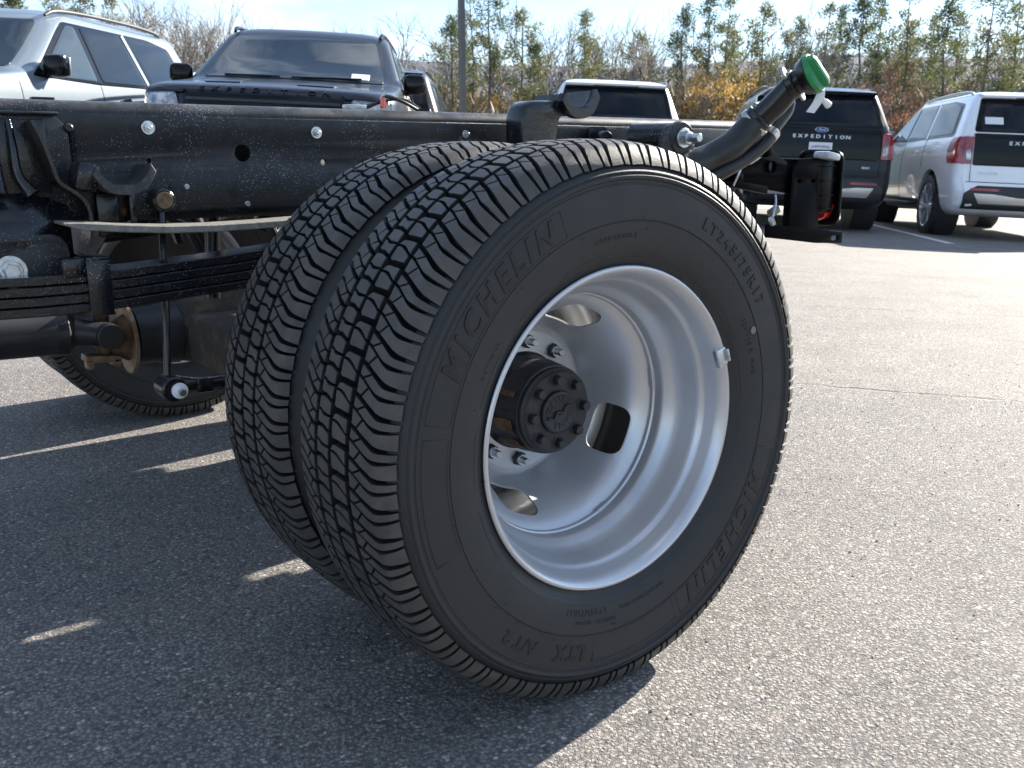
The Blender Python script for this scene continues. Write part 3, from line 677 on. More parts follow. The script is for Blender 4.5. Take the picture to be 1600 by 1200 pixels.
hc.box((-.63, YF-.03, .56), (.16, .05, .05), None, .01); part(hc, 'hanger_side_plate', M['blk'])
hb_ = MB(); X0, Z0, Y0 = -.628, .603, YF-.066
hb_.cyl((X0, Y0, Z0), (X0, Y0-.004, Z0), .0235, n=32, ch=.001); hb_.cyl((X0, Y0-.004, Z0), (X0, Y0-.009, Z0), .0165, n=24, ch=.001); hb_.cyl((X0, Y0-.008, Z0), (X0, Y0-.018, Z0), .0125, n=6, ch=.0012, smooth=False)
part(hb_, 'hanger_bolt', M['zinc'])

# ---- saddle brackets (U-shaped bump stops)
def saddle(name, cx, cz, y0, y1, w, hgt, th, mtl, tilt=0.0):
    b = MB(); n = 16; out_, inn = [], []
    for i in range(n+1):
        t = -1+2*i/n; z = hgt*(abs(t)**3.2); out_.append((t*w/2, z-th*(1.0+.35*(1-abs(t)))))
        inn.append((t*(w/2-th*.55), z if abs(t) < .95 else hgt))
    poly = inn+out_[::-1]
    c, s_ = math.cos(tilt), math.sin(tilt)
    rings = [[(cx+u*c-v*s_+(y-y1)*0.0, y, cz+u*s_+v*c) for u, v in poly] for y in (y0, y0+.003, y1)]
    k = .96; m_ = [(u*k, v) for u, v in poly]; rings[0] = [(cx+u*c-v*s_, y0, cz+u*s_+v*c) for u, v in m_]
    b.loft(rings, True, True); return part(b, name, M[mtl], auto=32)
sad = MB()
saddle('spring_stop', -.450, .729, YF-.085, YF-.001, .100, .030, .0115, 'edgelit', .05)
st = MB(); st.box((-.506, YF-.052, .742), (.034, .058, .044), Matrix.Rotation(R(14), 3, 'Y'), .007); part(st, 'stop_arm', M['blkgloss'])
st = MB(); st.box((-.432, YF-.022, .688), (.010, .040, .068), None, .002); st.box((-.47, YF-.026, .68), (.034, .020, .072), None, .004); part(st, 'stop_web', M['blkgloss'])
st = MB(); vs, fs = plate(rpoly([(-.522, .730), (-.455, .735), (-.395, .735), (-.385, .700), (-.398, .668), (-.488, .664), (-.510, .690)], .012), [], .006, .001, MXZ(YF-.004)); st.add(vs, fs, False); part(st, 'stop_backplate', M['blk'])
for x, z in ((-.509, .714), (-.495, .681), (-.437, .684), (-.43, .714)):
    b = MB(); b.lathe([(-.011, .0), (-.010, .004), (-.007, .008), (-.003, .0098), (.002, .010)], n=18, c=(x, YF-.004, z)); part(b, 'rusty_rivet', M['rust'])
# rear one stands up over the rail
saddle('spring_stop', .455, .870, .530, .61, .100, .032, .011, 'edgelit', .12)
saddle('spring_stop_lip', .455, .8695, .512, .5295, .106, .034, .0155, 'blkgloss', .12)
st = MB(); vs_ = []
prof = [(.272, .800, .050), (.280, .835, .048), (.290, .862, .044), (.308, .878, .040), (.345, .882, .036)]
rings = []
for x, z, hw_ in prof:
    pass
vs, fs = plate(rpoly([(.312, .780), (.312, .850), (.322, .874), (.338, .882), (.420, .885), (.424, .858), (.408, .846), (.398, .780)], [.002, .02, .012, .012, .005, .01, .01, .002]), [], .062, .008, MXZ(.560)); st.add(vs, fs, False)
part(st, 'stop_arm', M['blkgloss'])

# ---- springs
def leafstrip(name, xs, zt, th, w, yc, m, tip=0.0, parent=TR):
    b = MB(); rings = []
    for i, (x, z) in enumerate(zip(xs, zt)):
        t = th*(0.35 if (i == 0 or i == len(xs)-1) and tip else 1)
        y0, y1 = yc-w/2, yc+w/2; e = min(.0015, t*.4)
        rings.append([(x, y0+e, z), (x, y1-e, z), (x, y1, z-e), (x, y1, z-t+e), (x, y1-e, z-t), (x, y0+e, z-t), (x, y0, z-t+e), (x, y0, z-e)])
    b.loft(rings, True, True); return b.obj(name, m, parent, 32)
yc = YF-.105+.02
X = [-.555, -.53, -.47, -.40, -.32, -.24, -.16, -.08, 0.0, .12, .24, .36]
leafstrip('overload_leaf', X, [.6755, .6745, .6690, .6640, .6625, .6640, .6670, .6700, .6735, .674, .675, .680], .012, .075, YF-.075, M['greyleaf'], .6)
sp_ = mo('leaf_spring', leafstrip('tmp', [-.72, -.70], [.60, .60], .01, .075, YF-.070, M['blkgloss']).data, TR)
bpy.data.objects.remove(bpy.data.objects['tmp'])
xs = [-.70, -.66, -.60, -.54, -.48, -.42, -.36, -.30, -.22, -.12, 0, .14, .3, .45, .6, .72]
base = [.5995, .5975, .5960, .5965, .5990, .6030, .6070, .6110, .618, .628, .636, .640, .648, .668, .70, .74]
for k in range(4):
    cutx = [0, 0, .0, .0][k]; n0 = [0, 0, 0, 0][k]; n1 = [16, 16, 13, 12][k]
    leafstrip('leaf', xs[n0:n1], [z-k*.0158 for z in base[n0:n1]], .0140, .078, YF-.072, M['blkgloss'], 0, sp_)
cl = MB(); cl.box((-.513, YF-.114, .573), (.036, .006, .088), None, .002); cl.box((-.513, YF-.072, .6185), (.036, .090, .006), None, .002); cl.box((-.513, YF-.03, .573), (.036, .006, .088), None, .002); cl.box((-.548, YF-.10, .606), (.034, .03, .030), None, .003)
cl.obj('spring_clip', M['blkgloss'], sp_)
ub = MB()
for x in (-.07, .07):
    for y in (YF-.125, YF-.020): ub.cyl((x, y, .30), (x, y, .66), .009, n=12)
ub.box((0, YF-.072, .645), (.19, .13, .02), None, .004); part(ub, 'spring_u_bolts', M['blkgloss'])
# far side spring
mo('leaf_spring', sp_.data, TR, (0, .87+.05+.09, 0)); 
fs_ = leafstrip('leaf_spring', xs, base, .058, .078, 1.525+.072, M['blkgloss'])

# ---- stabiliser link
lk = MB(); lk.cyl((-.381, YF+.001, .702), (-.381, YF-.046, .702), .0185, n=32, ch=.002); part(lk, 'link_bushing', M['blkgloss'])
lk2 = MB(); lk2.lathe([(-.0465, .0), (-.0470, .004), (-.0464, .0045), (-.0464, .0095), (-.0472, .010), (-.0472, .0135), (-.0462, .014)], n=32, c=(-.381, YF, .702)); part(lk2, 'bushing_cap', M['yzinc'])
lk = MB(); lk.tube([(-.383, YF-.03, .690), (-.398, YF-.062, .55), (-.412, YF-.082, .412)], [.0058, .0062, .0062], 12, sub=4); lk.box((-.404, YF-.080, .50), (.004, .014, .17), Matrix.Rotation(R(4), 3, 'Y'), .0008); part(lk, 'stabiliser_link', M['blkgloss'])
ey = MB(); ey.cyl((-.410, YF-.062, .392), (-.410, YF-.112, .392), .0215, n=28, ch=.003); part(ey, 'link_eye', M['blkgloss'])
ey = MB(); ey.cyl((-.404, YF-.112, .390), (-.404, YF-.118, .390), .0135, n=24, ch=.001); ey.cyl((-.404, YF-.117, .390), (-.404, YF-.126, .390), .0098, n=20, ch=.001); part(ey, 'link_bolt', M['paper'])
ey = MB(); ey.cyl((-.404, YF-.125, .390), (-.404, YF-.133, .390), .0068, n=6, ch=.001, smooth=False); part(ey, 'bolt_tip', M['steel'])
ar = MB(); ar.tube([(-.400, YF-.080, .392), (-.372, YF-.082, .390), (-.34, YF-.07, .385), (-.25, YF-.05, .375), (-.1, YF-.02, .34), (.08, YF+.1, .32)], [.020, .013, .0125, .014, .016, .016], 14, sub=4); ar.box((-.352, YF-.088, .388), (.03, .012, .026), None, .004); part(ar, 'stabiliser_arm', M['blkgloss'])

# ---- driveshaft, joint, axle
YC = 1.0925
ds = MB(); ds.cyl((-2.6, YC, .475), (-.478, YC, .4185), .0475, n=48); part(ds, 'driveshaft', mat('driveshaft_paint', (0.022, 0.022, 0.023), 0.4, col2=(0.034, 0.034, 0.034), scale=15, bump=0.15, bscale=300))
dy = MB(); dy.cyl((-.482, YC, .4187), (-.462, YC, .418), .0475, .0500, n=40); dy.cyl((-.462, YC, .418), (-.440, YC, .4175), .0500, .030, n=40)
dy.tube([(-.455, YC, .4178), (-.42, YC-.028, .414), (-.385, YC-.040, .409)], [.034, .026, .026], 14, sub=3); dy.tube([(-.455, YC, .4178), (-.42, YC+.028, .414), (-.385, YC+.040, .409)], [.034, .026, .026], 14, sub=3)
dy.cyl((-.388, YC-.075, .409), (-.388, YC-.045, .409), .027, n=24, ch=.002); part(dy, 'driveshaft_yoke', M['cast'])
uj = MB(); uj.cyl((-.388, YC, .352), (-.388, YC, .468), .0165, n=20, ch=.001); uj.cyl((-.388, YC-.06, .409), (-.388, YC+.06, .409), .0165, n=20); part(uj, 'universal_joint', M['rust'])
for z, e in ((.462, 1), (.356, -1)):
    us = MB(); us.box((-.398, YC-.01, z), (.070, .050, .015), Matrix.Rotation(R(6), 3, 'Y'), .003); us.box((-.425, YC-.020, z+e*.008), (.014, .03, .022), None, .003); us.box((-.372, YC-.02, z+e*.010), (.018, .03, .018), Matrix.Rotation(R(20), 3, 'Y'), .003); part(us, 'joint_strap', M['rustpale'])
fy = MB(); fy.lathe([(-.385, .020), (-.372, .034), (-.352, .046), (-.340, .052), (-.335, .052)], n=32, axis='X', c=(0, YC, .392)); part(fy, 'pinion_yoke', M['rust'])
fl = MB(); fl.lathe([(-.342, .0), (-.342, .074), (-.3405, .0755), (-.334, .0755), (-.333, .074), (-.333, 0)], n=48, axis='X', c=(0, YC, .388)); part(fl, 'pinion_flange', M['rustpale'])
dm_ = MB(); dm_.lathe([(-.325, .0), (-.325, .060), (-.300, .062), (-.285, .062), (-.270, .066), (-.235, .068), (-.235, .0)], n=40, axis='X', c=(0, YC, .392)); part(dm_, 'vibration_damper', M['cast'])
df = MB(); df.lathe([(-.24, .062), (-.20, .072), (-.14, .085), (-.10, .120), (-.06, .150), (.0, .165), (.06, .16), (.12, .12), (.16, .05), (.165, 0)], n=36, axis='X', c=(0, YC, .392)); part(df, 'differential', M['oldiron'])
ax = MB(); ax.cyl((0, .20, AX), (0, 1.98, AX), .052, n=32); ax.cyl((0, .86, AX), (0, 1.32, AX), .078, n=32); ax.box((-.05, .80, AX+.0), (.16, .5, .09), None, .02); part(ax, 'rear_axle', M['oldiron'])
bx = MB(); bx.box((-.155, .90, .388), (.15, .25, .105), None, .012); part(bx, 'axle_casting', M['oldiron'])
ex = MB(); ex.tube([(-1.2, 1.2, .52), (-.62, 1.2, .525), (-.490, 1.2, .545), (-.430, 1.2, .570), (-.385, 1.2, .612), (-.358, 1.2, .665), (-.30, 1.2, .72), (.3, 1.2, .74), (.6, 1.45, .70)], .048, 24, sub=6); part(ex, 'exhaust_pipe', M['exhaust'])
sk = MB(); sk.cyl((-.16, 1.38, .80), (.02, 1.36, .36), .028, n=20); part(sk, 'shock_absorber', M['plasticb'])
sk = MB(); sk.cyl((-.20, .86, .83), (-.24, .82, .50), .016, n=14); part(sk, 'shock_absorber', M['plasticb'])
sk = MB(); sk.box((-.28, 1.0, .74), (.016, .03, .30), Matrix.Rotation(R(-16), 3, 'Y'), .003); sk.box((-.05, .95, .74), (.03, .04, .25), Matrix.Rotation(R(14), 3, 'Y'), .004); part(sk, 'brake_line_bracket', M['blkgloss'])
ho = MB(); ho.tube([(-.36, .86, .75), (-.33, .85, .68), (-.26, .84, .64), (-.18, .84, .655), (-.1, .86, .70)], .007, 10, sub=5); part(ho, 'brake_hose', M['hose'])

# ---- rear spring hanger with bush
cy = MB(); cy.cyl((.700, .615, .812), (.735, .515, .812), .034, n=36, ch=.002); part(cy, 'spring_hanger_tube', M['blkgloss'])
cy = MB(); vs, fs = plate(rpoly([(.69, .842), (.76, .842), (.785, .80), (.80, .70), (.68, .70), (.675, .80)], .03, 6), [], .010, .001, MXZ(.505)); cy.add(vs, fs, False); cy.cyl((.74, .515, .812), (.74, .496, .812), .0375, n=36, ch=.003); part(cy, 'hanger_plate', M['blk'])
cy = MB(); cy.cyl((.74, .496, .812), (.74, .490, .812), .022, n=28, ch=.001); cy.cyl((.74, .490, .812), (.74, .476, .812), .0155, n=6, ch=.001, smooth=False); cy.cyl((.74, .477, .812), (.74, .445, .812), .0092, n=20, ch=.001); part(cy, 'hanger_bolt', M['zinc'])
bo = MB(); bo.cyl((.615, YF+.0, .810), (.615, YF-.05, .810), .019, n=24, ch=.002); bo.prism(rpoly([(.585, .838), (.64, .838), (.69, .77), (.66, .74), (.585, .78)], .012), lambda u, v, w: (u, YF-.012-w, v), .008); part(bo, 'cable_boss', M['blkgloss'])

# ---- filler neck
FY = .50
def P5(x, z, y=FY): return Vector((x, y, z))
NB, NT = P5(.931, .850, .45), P5(.962, .930, .375)
ax_d = (NT-NB).normalized()
CC = P5(1.000, .977, .36); cap_d = (CC-NT+Vector((-.010, -.072, -.004))).normalized()
fn = mo('filler_neck', MB().tube([NB-ax_d*.02, NB.lerp(NT, .5)+Vector((.004, 0, -.003)), NT], [.0270, .0290, .0260], 28, sub=3).mesh('fn', M['plasticb'], 40), TR)
nb = MB(); p = NT
nb.cyl(p-cap_d*.010, p+cap_d*.008, .033, n=32, ch=.003); nb.obj('neck_collar', M['plasticb'], fn)
nb = MB(); nb.cyl(NB+ax_d*.006, NB+ax_d*.018, .0345, n=36, ch=.002); nb.obj('neck_bead', M['plasticb'], fn)
nb = MB(); nb.cyl(p+cap_d*.006, p+cap_d*.024, .027, .030, n=32); nb.obj('neck_throat', M['plasticb'], fn)
nb = MB(); nb.tube([NB+Vector((.0, -.028, .012)), NB.lerp(NT, .55)+Vector((0, -.030, .010)), NT+Vector((0, -.022, .004))], .007, 8, sub=3); nb.obj('neck_rib', M['plasticb'], fn)
tm_ = mat('grey_plastic_tab', (0.30, 0.32, 0.34), 0.4); sdv = cap_d.cross(Vector((0, 1, 0))).normalized()
for s_ in (-1, 1):
    q = p+sdv*s_*.040; tb = MB(); tb.cyl(q-cap_d*.003, q+cap_d*.003, .014, n=18, ch=.001); tb.box(q-sdv*s_*.01, (.018, .012, .016), None, .003); tb.obj('mounting_tab', tm_, fn)
cp = MB(); a_ = p+cap_d*.022
cp.cyl(a_, a_+cap_d*.022, .037, .045, n=40, ch=.002); cp.obj('cap_base', M['plasticb'], fn)
cg = MB(); e_ = a_+cap_d*.021; cg.cyl(e_, e_+cap_d*.012, .0455, .0450, n=44, ch=.002); cg.cyl(e_+cap_d*.011, e_+cap_d*.015, .043, .038, n=44)
u1 = (Vector((.62, .15, -.75))-cap_d*Vector((.62, .15, -.75)).dot(cap_d)).normalized(); u2 = cap_d.cross(u1)
rings = []
for t in [-1, -.93, -.7, -.35, 0, .35, .7, .93, 1]:
    w_ = .0145*(1-abs(t)**4*.35); h1 = .029 if abs(t) < .8 else (.026 if abs(t) < .95 else .018)
    c_ = e_+u1*t*.0410; rings.append([c_-u2*w_+cap_d*.010, c_-u2*w_*.82+cap_d*(h1-.003), c_-u2*w_*.4+cap_d*h1, c_+u2*w_*.4+cap_d*h1, c_+u2*w_*.82+cap_d*(h1-.003), c_+u2*w_+cap_d*.010])
cg.loft(rings, True, True); cg.obj('fuel_cap', M['green'], fn)
hs = MB(); hs.tube([NB+ax_d*.006, P5(.905, .822, .46), P5(.870, .793, .47), P5(.825, .768, .49), P5(.77, .752, .50), P5(.72, .735, .52), P5(.64, .70, .60)], [.0325, .033, .033, .0335, .034, .034, .034], 28, sub=6); hs.obj('filler_hose', M['hose'], fn)
hc_ = MB(); hc_.cyl(NB-ax_d*.010, NB+ax_d*.004, .0372, n=36, ch=.001); hc_.obj('hose_clamp', M['steel'], fn)
hc_ = MB(); hc_.cyl(NB+Vector((-.012, -.006, .036)), NB+Vector((.010, -.006, .040)), .006, n=10); hc_.obj('clamp_screw', M['zinc'], fn)
vh = MB(); vh.tube([P5(.975, .900, .47), P5(1.020, .918, .47), P5(1.052, .905, .455), P5(1.050, .880, .45), P5(1.015, .846, .45), P5(.99, .822, .45)], .0130, 18, sub=6); vh.obj('vent_pipe', M['plasticb'], fn)
vh = MB(); vh.tube([P5(1.000, .832, .45), P5(.965, .800, .45), P5(.91, .765, .46), P5(.85, .738, .47), P5(.78, .70, .50)], .0175, 20, sub=5); vh.obj('vent_hose', M['hose'], fn)
vc = MB(); vc.cyl(P5(.983, .816, .45), P5(.997, .829, .45), .0195, n=28, ch=.001); vc.obj('vent_clamp', M['steel'], fn)
# ---- paper tag tied to the cap (own thing)
pt_ = MB(); rings = []
for i, (x, z, y) in enumerate([(1.030, .953, .352), (1.026, .932, .345), (1.022, .910, .342), (1.012, .890, .344), (.998, .870, .350)]):
    w_ = .0095; rings.append([(x-w_, y+.004, z), (x+w_, y-.004, z-.003), (x+w_, y-.003, z-.003), (x-w_, y+.005, z)])
pt_.loft(rings, True, True); tagp = pt_.obj('paper_tag', M['paper'], None); tag(tagp, 'narrow white paper tag hanging from the green fuel cap', 'tag')
pw = MB(); pw.tube([(1.030, .350, .950), (1.034, .346, .928), (1.040, .348, .905), (1.052, .350, .893)], .0020, 8, sub=4); pw.cyl((1.047, .350, .896), (1.064, .348, .885), .007, .009, n=12, ch=.002); pw.obj('tag_tie', M['paper'], tagp)

# ---- tail light assembly on its bracket
YB = .62
gs = MB(); vs, fs = plate(rpoly([(1.00, .80), (1.165, .812), (1.30, .742), (1.45, .735), (1.45, .690), (1.30, .672), (1.20, .685), (1.00, .72)], .008), [circ2(1.207, .745, .013), slot2(1.315, .708, .022, .009), slot2(1.385, .712, .022, .009)], .006, .001, MXZ(YB-.002)); gs.add(vs, fs, False)
gs.cyl((1.207, YB-.004, .745), (1.207, YB-.012, .745), .016, n=24, cap=False); part(gs, 'gusset', M['deep'])
gs = MB(); gs.box((1.085, YB-.006, .700), (.22, .012, .020), Matrix.Rotation(R(8), 3, 'Y'), .002); part(gs, 'gusset_brace', M['deep'])
bk = MB(); vs, fs = plate(rpoly([(1.285, .735), (1.312, .765), (1.395, .768), (1.415, .755), (1.418, .545), (1.285, .552)], .010), [slot2(1.318, .706, .020, .009), slot2(1.380, .706, .020, .009)], .006, .001, MXZ(YB-.014)); bk.add(vs, fs, False)
bk.box((1.400, YB+.04, .655), (.006, .10, .22), None, .001); bk.box((1.35, YB+.03, .762), (.10, .09, .006), None, .002); part(bk, 'lamp_bracket', M['deep'])
ft = MB(); vs, fs = plate(rpoly([(1.18, .596), (1.40, .575), (1.525, .560), (1.525, .528), (1.40, .535), (1.18, .562)], .004), [slot2(1.487, .545, .030, .013)], .006, .001, MXZ(YB-.022)); ft.add(vs, fs, False); part(ft, 'lamp_bracket_foot', M['deep'])
lh = MB(); lh.box((1.445, .655, .690), (.070, .110, .150), None, .012)
for z in (.745, .705, .665, .628): lh.box((1.445, .5985, z), (.060, .004, .003), None, .001)
tl = lh.obj('tail_lamp', M['plasticd'], TR, 35)
ringp = rpoly([(.592, .583), (.735, .580), (.735, .786), (.592, .783)], .032, 8)
lz = MB(); rr_ = [(1.492, y, z) for y, z in ringp]; rr_.append(rr_[0]); lz.tube(rr_, .0058, 8, cap=False); lz.obj('lamp_bezel', M['plasticd'], tl)
lz = MB(); vs, fs = plate(ringp, [], .008, .002, MYZ(1.497)); lz.add(vs, fs, False); lz.obj('lamp_back', M['plasticd'], tl)
rl = MB(); vs, fs = plate(rpoly([(.700, .588), (.690, .618), (.640, .640), (.606, .640), (.606, .628), (.62, .600), (.66, .586)], .006), [], .030, .006, MYZ(1.477)); rl.add(vs, fs, False); rl.obj('red_lens', M['redlens'], tl)
tp = MB(); tp.box((1.430, .60, .772), (.06, .05, .020), Matrix.Rotation(R(8), 3, 'Y'), .006); tp.obj('clear_lens', M['clearp'], tl)
wr = MB(); wr.tube([(1.215, YB-.02, .672), (1.213, YB-.025, .650), (1.200, YB-.03, .625), (1.195, YB-.03, .605)], .003, 8, sub=4); wr.cyl((1.19, YB-.03, .612), (1.20, YB-.03, .596), .009, n=6, smooth=False); part(wr, 'wiring_lead', M['zinc'])
wr = MB(); wr.box((1.225, YB-.01, .628), (.032, .02, .018), Matrix.Rotation(R(-25), 3, 'Y'), .002); part(wr, 'connector', M['exhaust'])
wr = MB(); wr.tube([(.93, .60, .72), (1.0, .585, .742), (1.08, .59, .752), (1.13, .60, .765), (1.18, .60, .79)], .004, 8, sub=4); wr.tube([(1.02, .58, .70), (1.03, .57, .735), (1.045, .575, .75)], .003, 8, sub=4); part(wr, 'wiring_harness', M['zinc'])
cb = MB(); cb.box((1.125, .575, .80), (.02, .03, .06), Matrix.Rotation(R(-20), 3, 'Y'), .003); cb.box((1.055, .60, .72), (.03, .02, .02), None, .003); part(cb, 'clip', M['deep'])
# bits lying on the rail top
rt = MB(); rt.box((.030, YF+.045, .8665), (.045, .02, .010), None, .002); rt.obj('white_connector', M['clearp'], TR)
rt = MB(); rt.tube([(.05, YF+.045, .867), (.085, YF+.05, .878), (.10, YF+.04, .889), (.13, YF+.03, .880), (.165, YF+.03, .865)], .0035, 8, sub=5); rt.tube([(.06, YF+.05, .867), (.10, YF+.05, .881), (.14, YF+.04, .884), (.17, YF+.03, .866)], .003, 8, sub=5); rt.obj('cable_bundle', M['wire'], TR)
rt = MB(); rt.cyl((.093, YF+.045, .866), (.094, YF+.045, .888), .006, n=10); rt.obj('red_clip', M['redlens'], TR)
rt = MB(); rt.prism([(.094, .862), (.110, .862), (.116, .886), (.108, .902), (.098, .892)], lambda u, v, w: (u, YF+.06-w, v), .002); rt.prism([(.112, .862), (.124, .862), (.122, .882)], lambda u, v, w: (u, YF+.062-w, v), .002); rt.obj('plastic_wrap', M['clearp'], TR)
rt = MB(); rt.box((-.535, YF+.04, .8645), (.034, .02, .004), None, .001); rt.obj('rail_pad', M['blk'], TR)
# ================================================================== vehicles
def carpaint(name, c, metal=0.0, rough=0.28, c2=None): return mat(name, c, rough, metal=metal, coat=1.0 if max(c) > .1 else .35, spec=.5 if max(c) > .1 else .25, col2=c2 or c, scale=3, bump=0.0)
M['p_black'] = carpaint('black_car_paint', (0.004, 0.005, 0.007), 0.0, 0.3, (0.005, 0.006, 0.008))
M['p_dark'] = carpaint('dark_blue_black_paint', (0.012, 0.016, 0.026), 0.5, 0.32, (0.016, 0.020, 0.030))
M['p_white'] = carpaint('white_car_paint', (0.80, 0.82, 0.85), 0.0, 0.3, (0.78, 0.80, 0.83))
M['p_grey'] = carpaint('pale_blue_grey_paint', (0.17, 0.205, 0.235), 0.0, 0.3, (0.165, 0.20, 0.23))
M['glass'] = mat('tinted_glass', (0.006, 0.009, 0.014), 0.03, spec=0.3)
M['glassf'] = mat('windscreen_glass', (0.03, 0.042, 0.05), 0.03, coat=0.0, spec=0.7, col2=(0.022, 0.030, 0.036), scale=1.4)
M['trim'] = mat('gloss_black_trim', (0.004, 0.004, 0.005), 0.12, spec=.22)
M['carlens'] = mat('car_red_lens', (0.34, 0.010, 0.014), 0.1, coat=1.0, col2=(0.2, 0.006, 0.01), scale=9)
M['clad'] = mat('dark_cladding', (0.018, 0.018, 0.02), 0.5)
M['sil'] = mat('satin_silver', (0.55, 0.56, 0.57), 0.3, metal=0.8)
M['seam'] = mat('panel_gap', (0.01, 0.01, 0.01), 0.8)
M['lampc'] = mat('headlamp_lens', (0.45, 0.47, 0.5), 0.1, coat=1.0, metal=0.4, col2=(0.1, 0.11, 0.12), scale=14)
M['oval'] = mat('blue_enamel', (0.012, 0.04, 0.16), 0.2, coat=1.0)
M['alloy'] = mat('car_alloy', (0.6, 0.61, 0.63), 0.25, metal=0.7)
ZC = [.30, .36, .44, .54, .62, .72, .80, .95, 1.05, 1.10, 1.17, 1.22, 1.25, 1.28, 1.31, 1.34, 1.37, 1.42, 1.55, 1.70, 1.80, 1.85, 1.885, 1.91, 1.93, 1.94]
XR = [.32, .12, .02, .00, .00, .035, .07, .085, .09, .09, .095, .10, .10, .105, .11, .115, .125, .145, .21, .285, .34, .37, .42, .52, .75, 1.3]
XF = [5.05, 5.20, 5.30, 5.33, 5.33, 5.31, 5.30, 5.295, 5.29, 5.28, 5.265, 5.22, 5.12, 4.88, 4.55, 4.25, 3.99, 3.88, 3.63, 3.37, 3.20, 3.10, 3.00, 2.88, 2.65, 2.3]
BW = [.86, .93, .97, .99, 1.0, 1.01, 1.012, 1.012, 1.01, 1.008, 1.0, .99, .982, .974, .964, .952, .94, .922, .872, .815, .775, .745, .705, .655, .56, .35]
RR_ = [.15, .16, .16, .16, .15, .14, .13, .12, .12, .12, .12, .12, .12, .12, .12, .12, .12, .12, .12, .12, .13, .15, .18, .22, .25, .2]
RF_ = [.25, .28, .28, .28, .27, .25, .24, .22, .22, .22, .22, .24, .26, .26, .24, .2, .14, .10, .10, .10, .12, .14, .17, .2, .22, .18]
BF_ = [.25, .25, .25, .24, .24, .22, .20, .18, .17, .17, .17, .18, .22, .27, .27, .26, .21, .20, .18, .16, .14, .14, .14, .12, .1, .05]
def ZI(z, T): return lin(z, ZC, T)
def yscale(x): return 1-0.045*abs((x-2.6)/2.7)**3
def P_rear(y, z):
    b = ZI(z, BW); rc = ZI(z, RR_); x = ZI(z, XR)+.05*(y/b)**2; e = abs(y)-(b-rc)
    if e > 0: x += rc-math.sqrt(max(0, rc*rc-min(e, rc)**2))
    return Vector((x, y, z))
def P_front(y, z):
    b = ZI(z, BW); rc = ZI(z, RF_); x = ZI(z, XF)-ZI(z, BF_)*(y/b)**2; e = abs(y)-(b-rc)
    if e > 0: x -= rc-math.sqrt(max(0, rc*rc-min(e, rc)**2))
    return Vector((x, y, z))
def P_side(x, z, s):
    b = ZI(z, BW)*yscale(x); rc = ZI(z, RR_); rf = ZI(z, RF_); xr = ZI(z, XR)+.05; xf = ZI(z, XF)-ZI(z, BF_)
    e = (xr+rc)-x; y = b
    if e > 0: y -= rc-math.sqrt(max(0, rc*rc-min(e, rc)**2))
    e = x-(xf-rf)
    if e > 0: y -= rf-math.sqrt(max(0, rf*rf-min(e, rf)**2))
    return Vector((x, s*y, z))
def car_body():
    b = MB(); zs = []
    for a, c in zip(ZC, ZC[1:]):
        n = 3 if c-a > .06 else 2
        zs += [a+(c-a)*i/n for i in range(n)]
    zs.append(ZC[-1]); rings = []
    for z in zs:
        bw = ZI(z, BW); rc = ZI(z, RR_); rf = ZI(z, RF_); ring = []
        ys = [-(bw-rc)+2*(bw-rc)*i/16 for i in range(17)]
        for y in ys: ring.append(P_rear(y, z))
        for i in range(1, 6):
            a = PI/2*i/6; y = (bw-rc)+rc*math.sin(a); x = ZI(z, XR)+.05*(y/bw)**2+rc*(1-math.cos(a)); ring.append(Vector((x, y*yscale(x), z)))
        x0 = ZI(z, XR)+.05+rc; x1 = ZI(z, XF)-ZI(z, BF_)-rf
        side = [(x0+(x1-x0)*i/30) for i in range(31)]
        for x in side: ring.append(Vector((x, bw*yscale(x), z)))
        for i in range(1, 6):
            a = PI/2*(1-i/6); y = (bw-rf)+rf*math.sin(a); x = ZI(z, XF)-ZI(z, BF_)*(y/bw)**2-rf*(1-math.cos(a)); ring.append(Vector((x, y*yscale(x), z)))
        for i in range(17):
            y = (bw-rf)-2*(bw-rf)*i/16; p = P_front(y, z); p.y *= yscale(p.x); ring.append(p)
        for i in range(1, 6):
            a = PI/2*i/6; y = -((bw-rf)+rf*math.sin(a)); x = ZI(z, XF)-ZI(z, BF_)*(y/bw)**2-rf*(1-math.cos(a)); ring.append(Vector((x, y*yscale(x), z)))
        for x in side[::-1]: ring.append(Vector((x, -bw*yscale(x), z)))
        for i in range(1, 6):
            a = PI/2*(1-i/6); y = -((bw-rc)+rc*math.sin(a)); x = ZI(z, XR)+.05*(y/bw)**2+rc*(1-math.cos(a)); ring.append(Vector((x, y*yscale(x), z)))
        rings.append(ring)
    b.loft(rings, True, True, True)
    me = b.mesh('suv_body', M['p_black'], 50)
    c = MB()
    for x in (1.13, 4.24):
        for s in (-1, 1):
            n = 40; c.loft([[(x+.475*math.cos(2*PI*k/n), s*yy, .42+.475*math.sin(2*PI*k/n)) for k in range(n)] for yy in (.66, 1.2)], True, True)
    r = boolcut(me, c.mesh('arch', M['clad'])); r.set_sharp_from_angle(angle=R(50)); return r
ME_BODY = car_body()
while len(ME_BODY.materials) < 1: ME_BODY.materials.append(M['p_black'])
